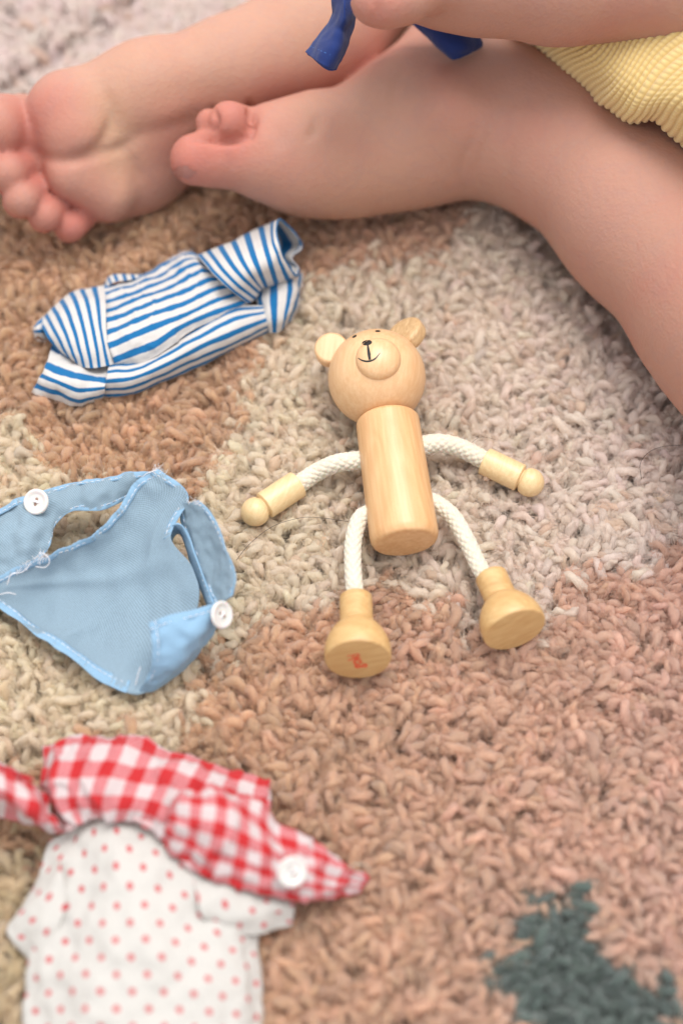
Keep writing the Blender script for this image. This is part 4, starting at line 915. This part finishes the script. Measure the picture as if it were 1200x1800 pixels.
    if len(ids): mesh_obj('toenail', V_[ids] + nn[ids]*0.025, inv.reshape(fc.shape), plain('nail', srgb(160, 108, 98), 0.35, 0.1, bscale=300, bstr=0.1), pe)
    # shorts: waffle knit
    m, n, b = mat('yellow_waffle_knit')
    uv = N(n, 'ShaderNodeUVMap'); nz = N(n, 'ShaderNodeTexNoise', Scale=5.0, Detail=5.0); n.links.new(uv.outputs[0], nz.inputs['Vector'])
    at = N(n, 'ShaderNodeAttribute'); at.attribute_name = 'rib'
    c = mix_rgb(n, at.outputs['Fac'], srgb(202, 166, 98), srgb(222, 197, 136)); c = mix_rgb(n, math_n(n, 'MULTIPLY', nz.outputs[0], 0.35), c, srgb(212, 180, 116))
    n.links.new(c, b.inputs['Base Color']); b.inputs['Roughness'].default_value = 0.95; b.inputs['Sheen Weight'].default_value = 0.3
    f2 = N(n, 'ShaderNodeTexNoise', Scale=60.0, Detail=3.0); n.links.new(uv.outputs[0], f2.inputs['Vector']); bump(n, b, f2.outputs[0], 0.5, 0.0004)
    S = [[(900,20,4.6),(945,76,4.6),(988,126,4.7),(1038,172,4.9),(1085,208,5.2),(1112,216,5.6),(1150,208,6.0),(1178,230,6.0),(1230,268,6.0),(1330,330,6.0)],
         [(903,16,5.6),(952,68,5.6),(996,116,5.8),(1052,165,6.0),(1092,198,6.2),(1116,204,6.4),(1152,198,6.9),(1184,218,6.9),(1236,255,7.0),(1336,316,7.0)],
         [(950,0,6.6),(1000,50,6.8),(1040,90,7.0),(1085,130,7.2),(1120,160,7.2),(1150,170,7.5),(1185,170,8.0),(1215,185,8.2),(1270,215,8.4),(1370,270,8.6)],
         [(1000,-80,6.9),(1050,-20,7.4),(1090,20,7.8),(1135,60,8.0),(1175,90,8.2),(1210,105,8.6),(1250,115,9.0),(1290,130,9.4),(1350,150,9.8),(1450,200,10)],
         [(1080,-200,6.6),(1130,-140,7.6),(1180,-90,8.4),(1230,-50,9.0),(1280,-10,9.6),(1320,10,10),(1370,30,10.4),(1420,40,10.6),(1480,60,11),(1580,100,11)],
         [(1180,-380,6),(1240,-320,7.6),(1300,-260,8.8),(1360,-210,9.6),(1410,-170,10.4),(1450,-140,10.8),(1500,-110,11.2),(1560,-90,11.4),(1640,-60,11.4),(1740,0,11)]]
    nu, nv = 380, 420; g = patch(S, nu, nv); du = np.gradient(g, axis=1); dv = np.gradient(g, axis=0); nr = np.cross(du, dv); nr /= np.linalg.norm(nr, axis=2)[..., None]
    if nr[..., 2].mean() < 0: nr = -nr
    su = np.cumsum(np.concatenate([[0], np.linalg.norm(np.diff(g[60], axis=0), axis=1)])); sv = np.cumsum(np.concatenate([[0], np.linalg.norm(np.diff(g[:, 60], axis=0), axis=1)]))
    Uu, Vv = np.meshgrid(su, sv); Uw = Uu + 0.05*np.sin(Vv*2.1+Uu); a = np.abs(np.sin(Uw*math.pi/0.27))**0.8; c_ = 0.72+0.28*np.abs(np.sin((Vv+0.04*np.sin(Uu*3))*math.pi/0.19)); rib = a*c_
    fold = 0.12*np.exp(-((Uu-5.0-0.15*Vv)/0.35)**2)*np.clip(2-Vv/2, 0, 1) + 0.10*np.sin(Uu*0.9+0.6*Vv)
    g = g + nr*(0.075*rib + fold)[..., None]
    f = [(i*nu+j, i*nu+j+1, (i+1)*nu+j+1, (i+1)*nu+j) for i in range(nv-1) for j in range(nu-1)]
    o = mesh_obj('shorts', g.reshape(-1, 3), f, m, pe, True, np.stack([Uu, Vv], 2).reshape(-1, 2), {'rib': np.clip(rib, 0, 1).ravel()})
    o.modifiers.new('t', 'SOLIDIFY').thickness = 0.0012
build_person()

# ================================================================== stray hairs
def strand(pts, r, label):
    q = spline([P(*p) for p in pts], 48); c = q[0].copy(); mb = MB(); tube(mb, q, r, 4)
    o = mesh_obj('stray_hair', np.array(mb.v), mb.f, M_hair); tag(o, label, 'hair')
strand([(415,985,.5),(440,955,.4),(480,925,.35),(530,910,.3),(570,911,.35),(612,917,.5)], 0.0085, 'long dark stray hair curving from the vest to the bear leg cord')
strand([(1127,842,.3),(1125,815,.5),(1140,795,.5),(1165,785,.4),(1200,782,.3)], 0.0085, 'dark stray hair curled on the cream pile below the shin')
strand([(828,778,1.0),(845,768,.9),(870,772,.6)], 0.005, 'short fine hair sticking up beside the bear right arm cord')
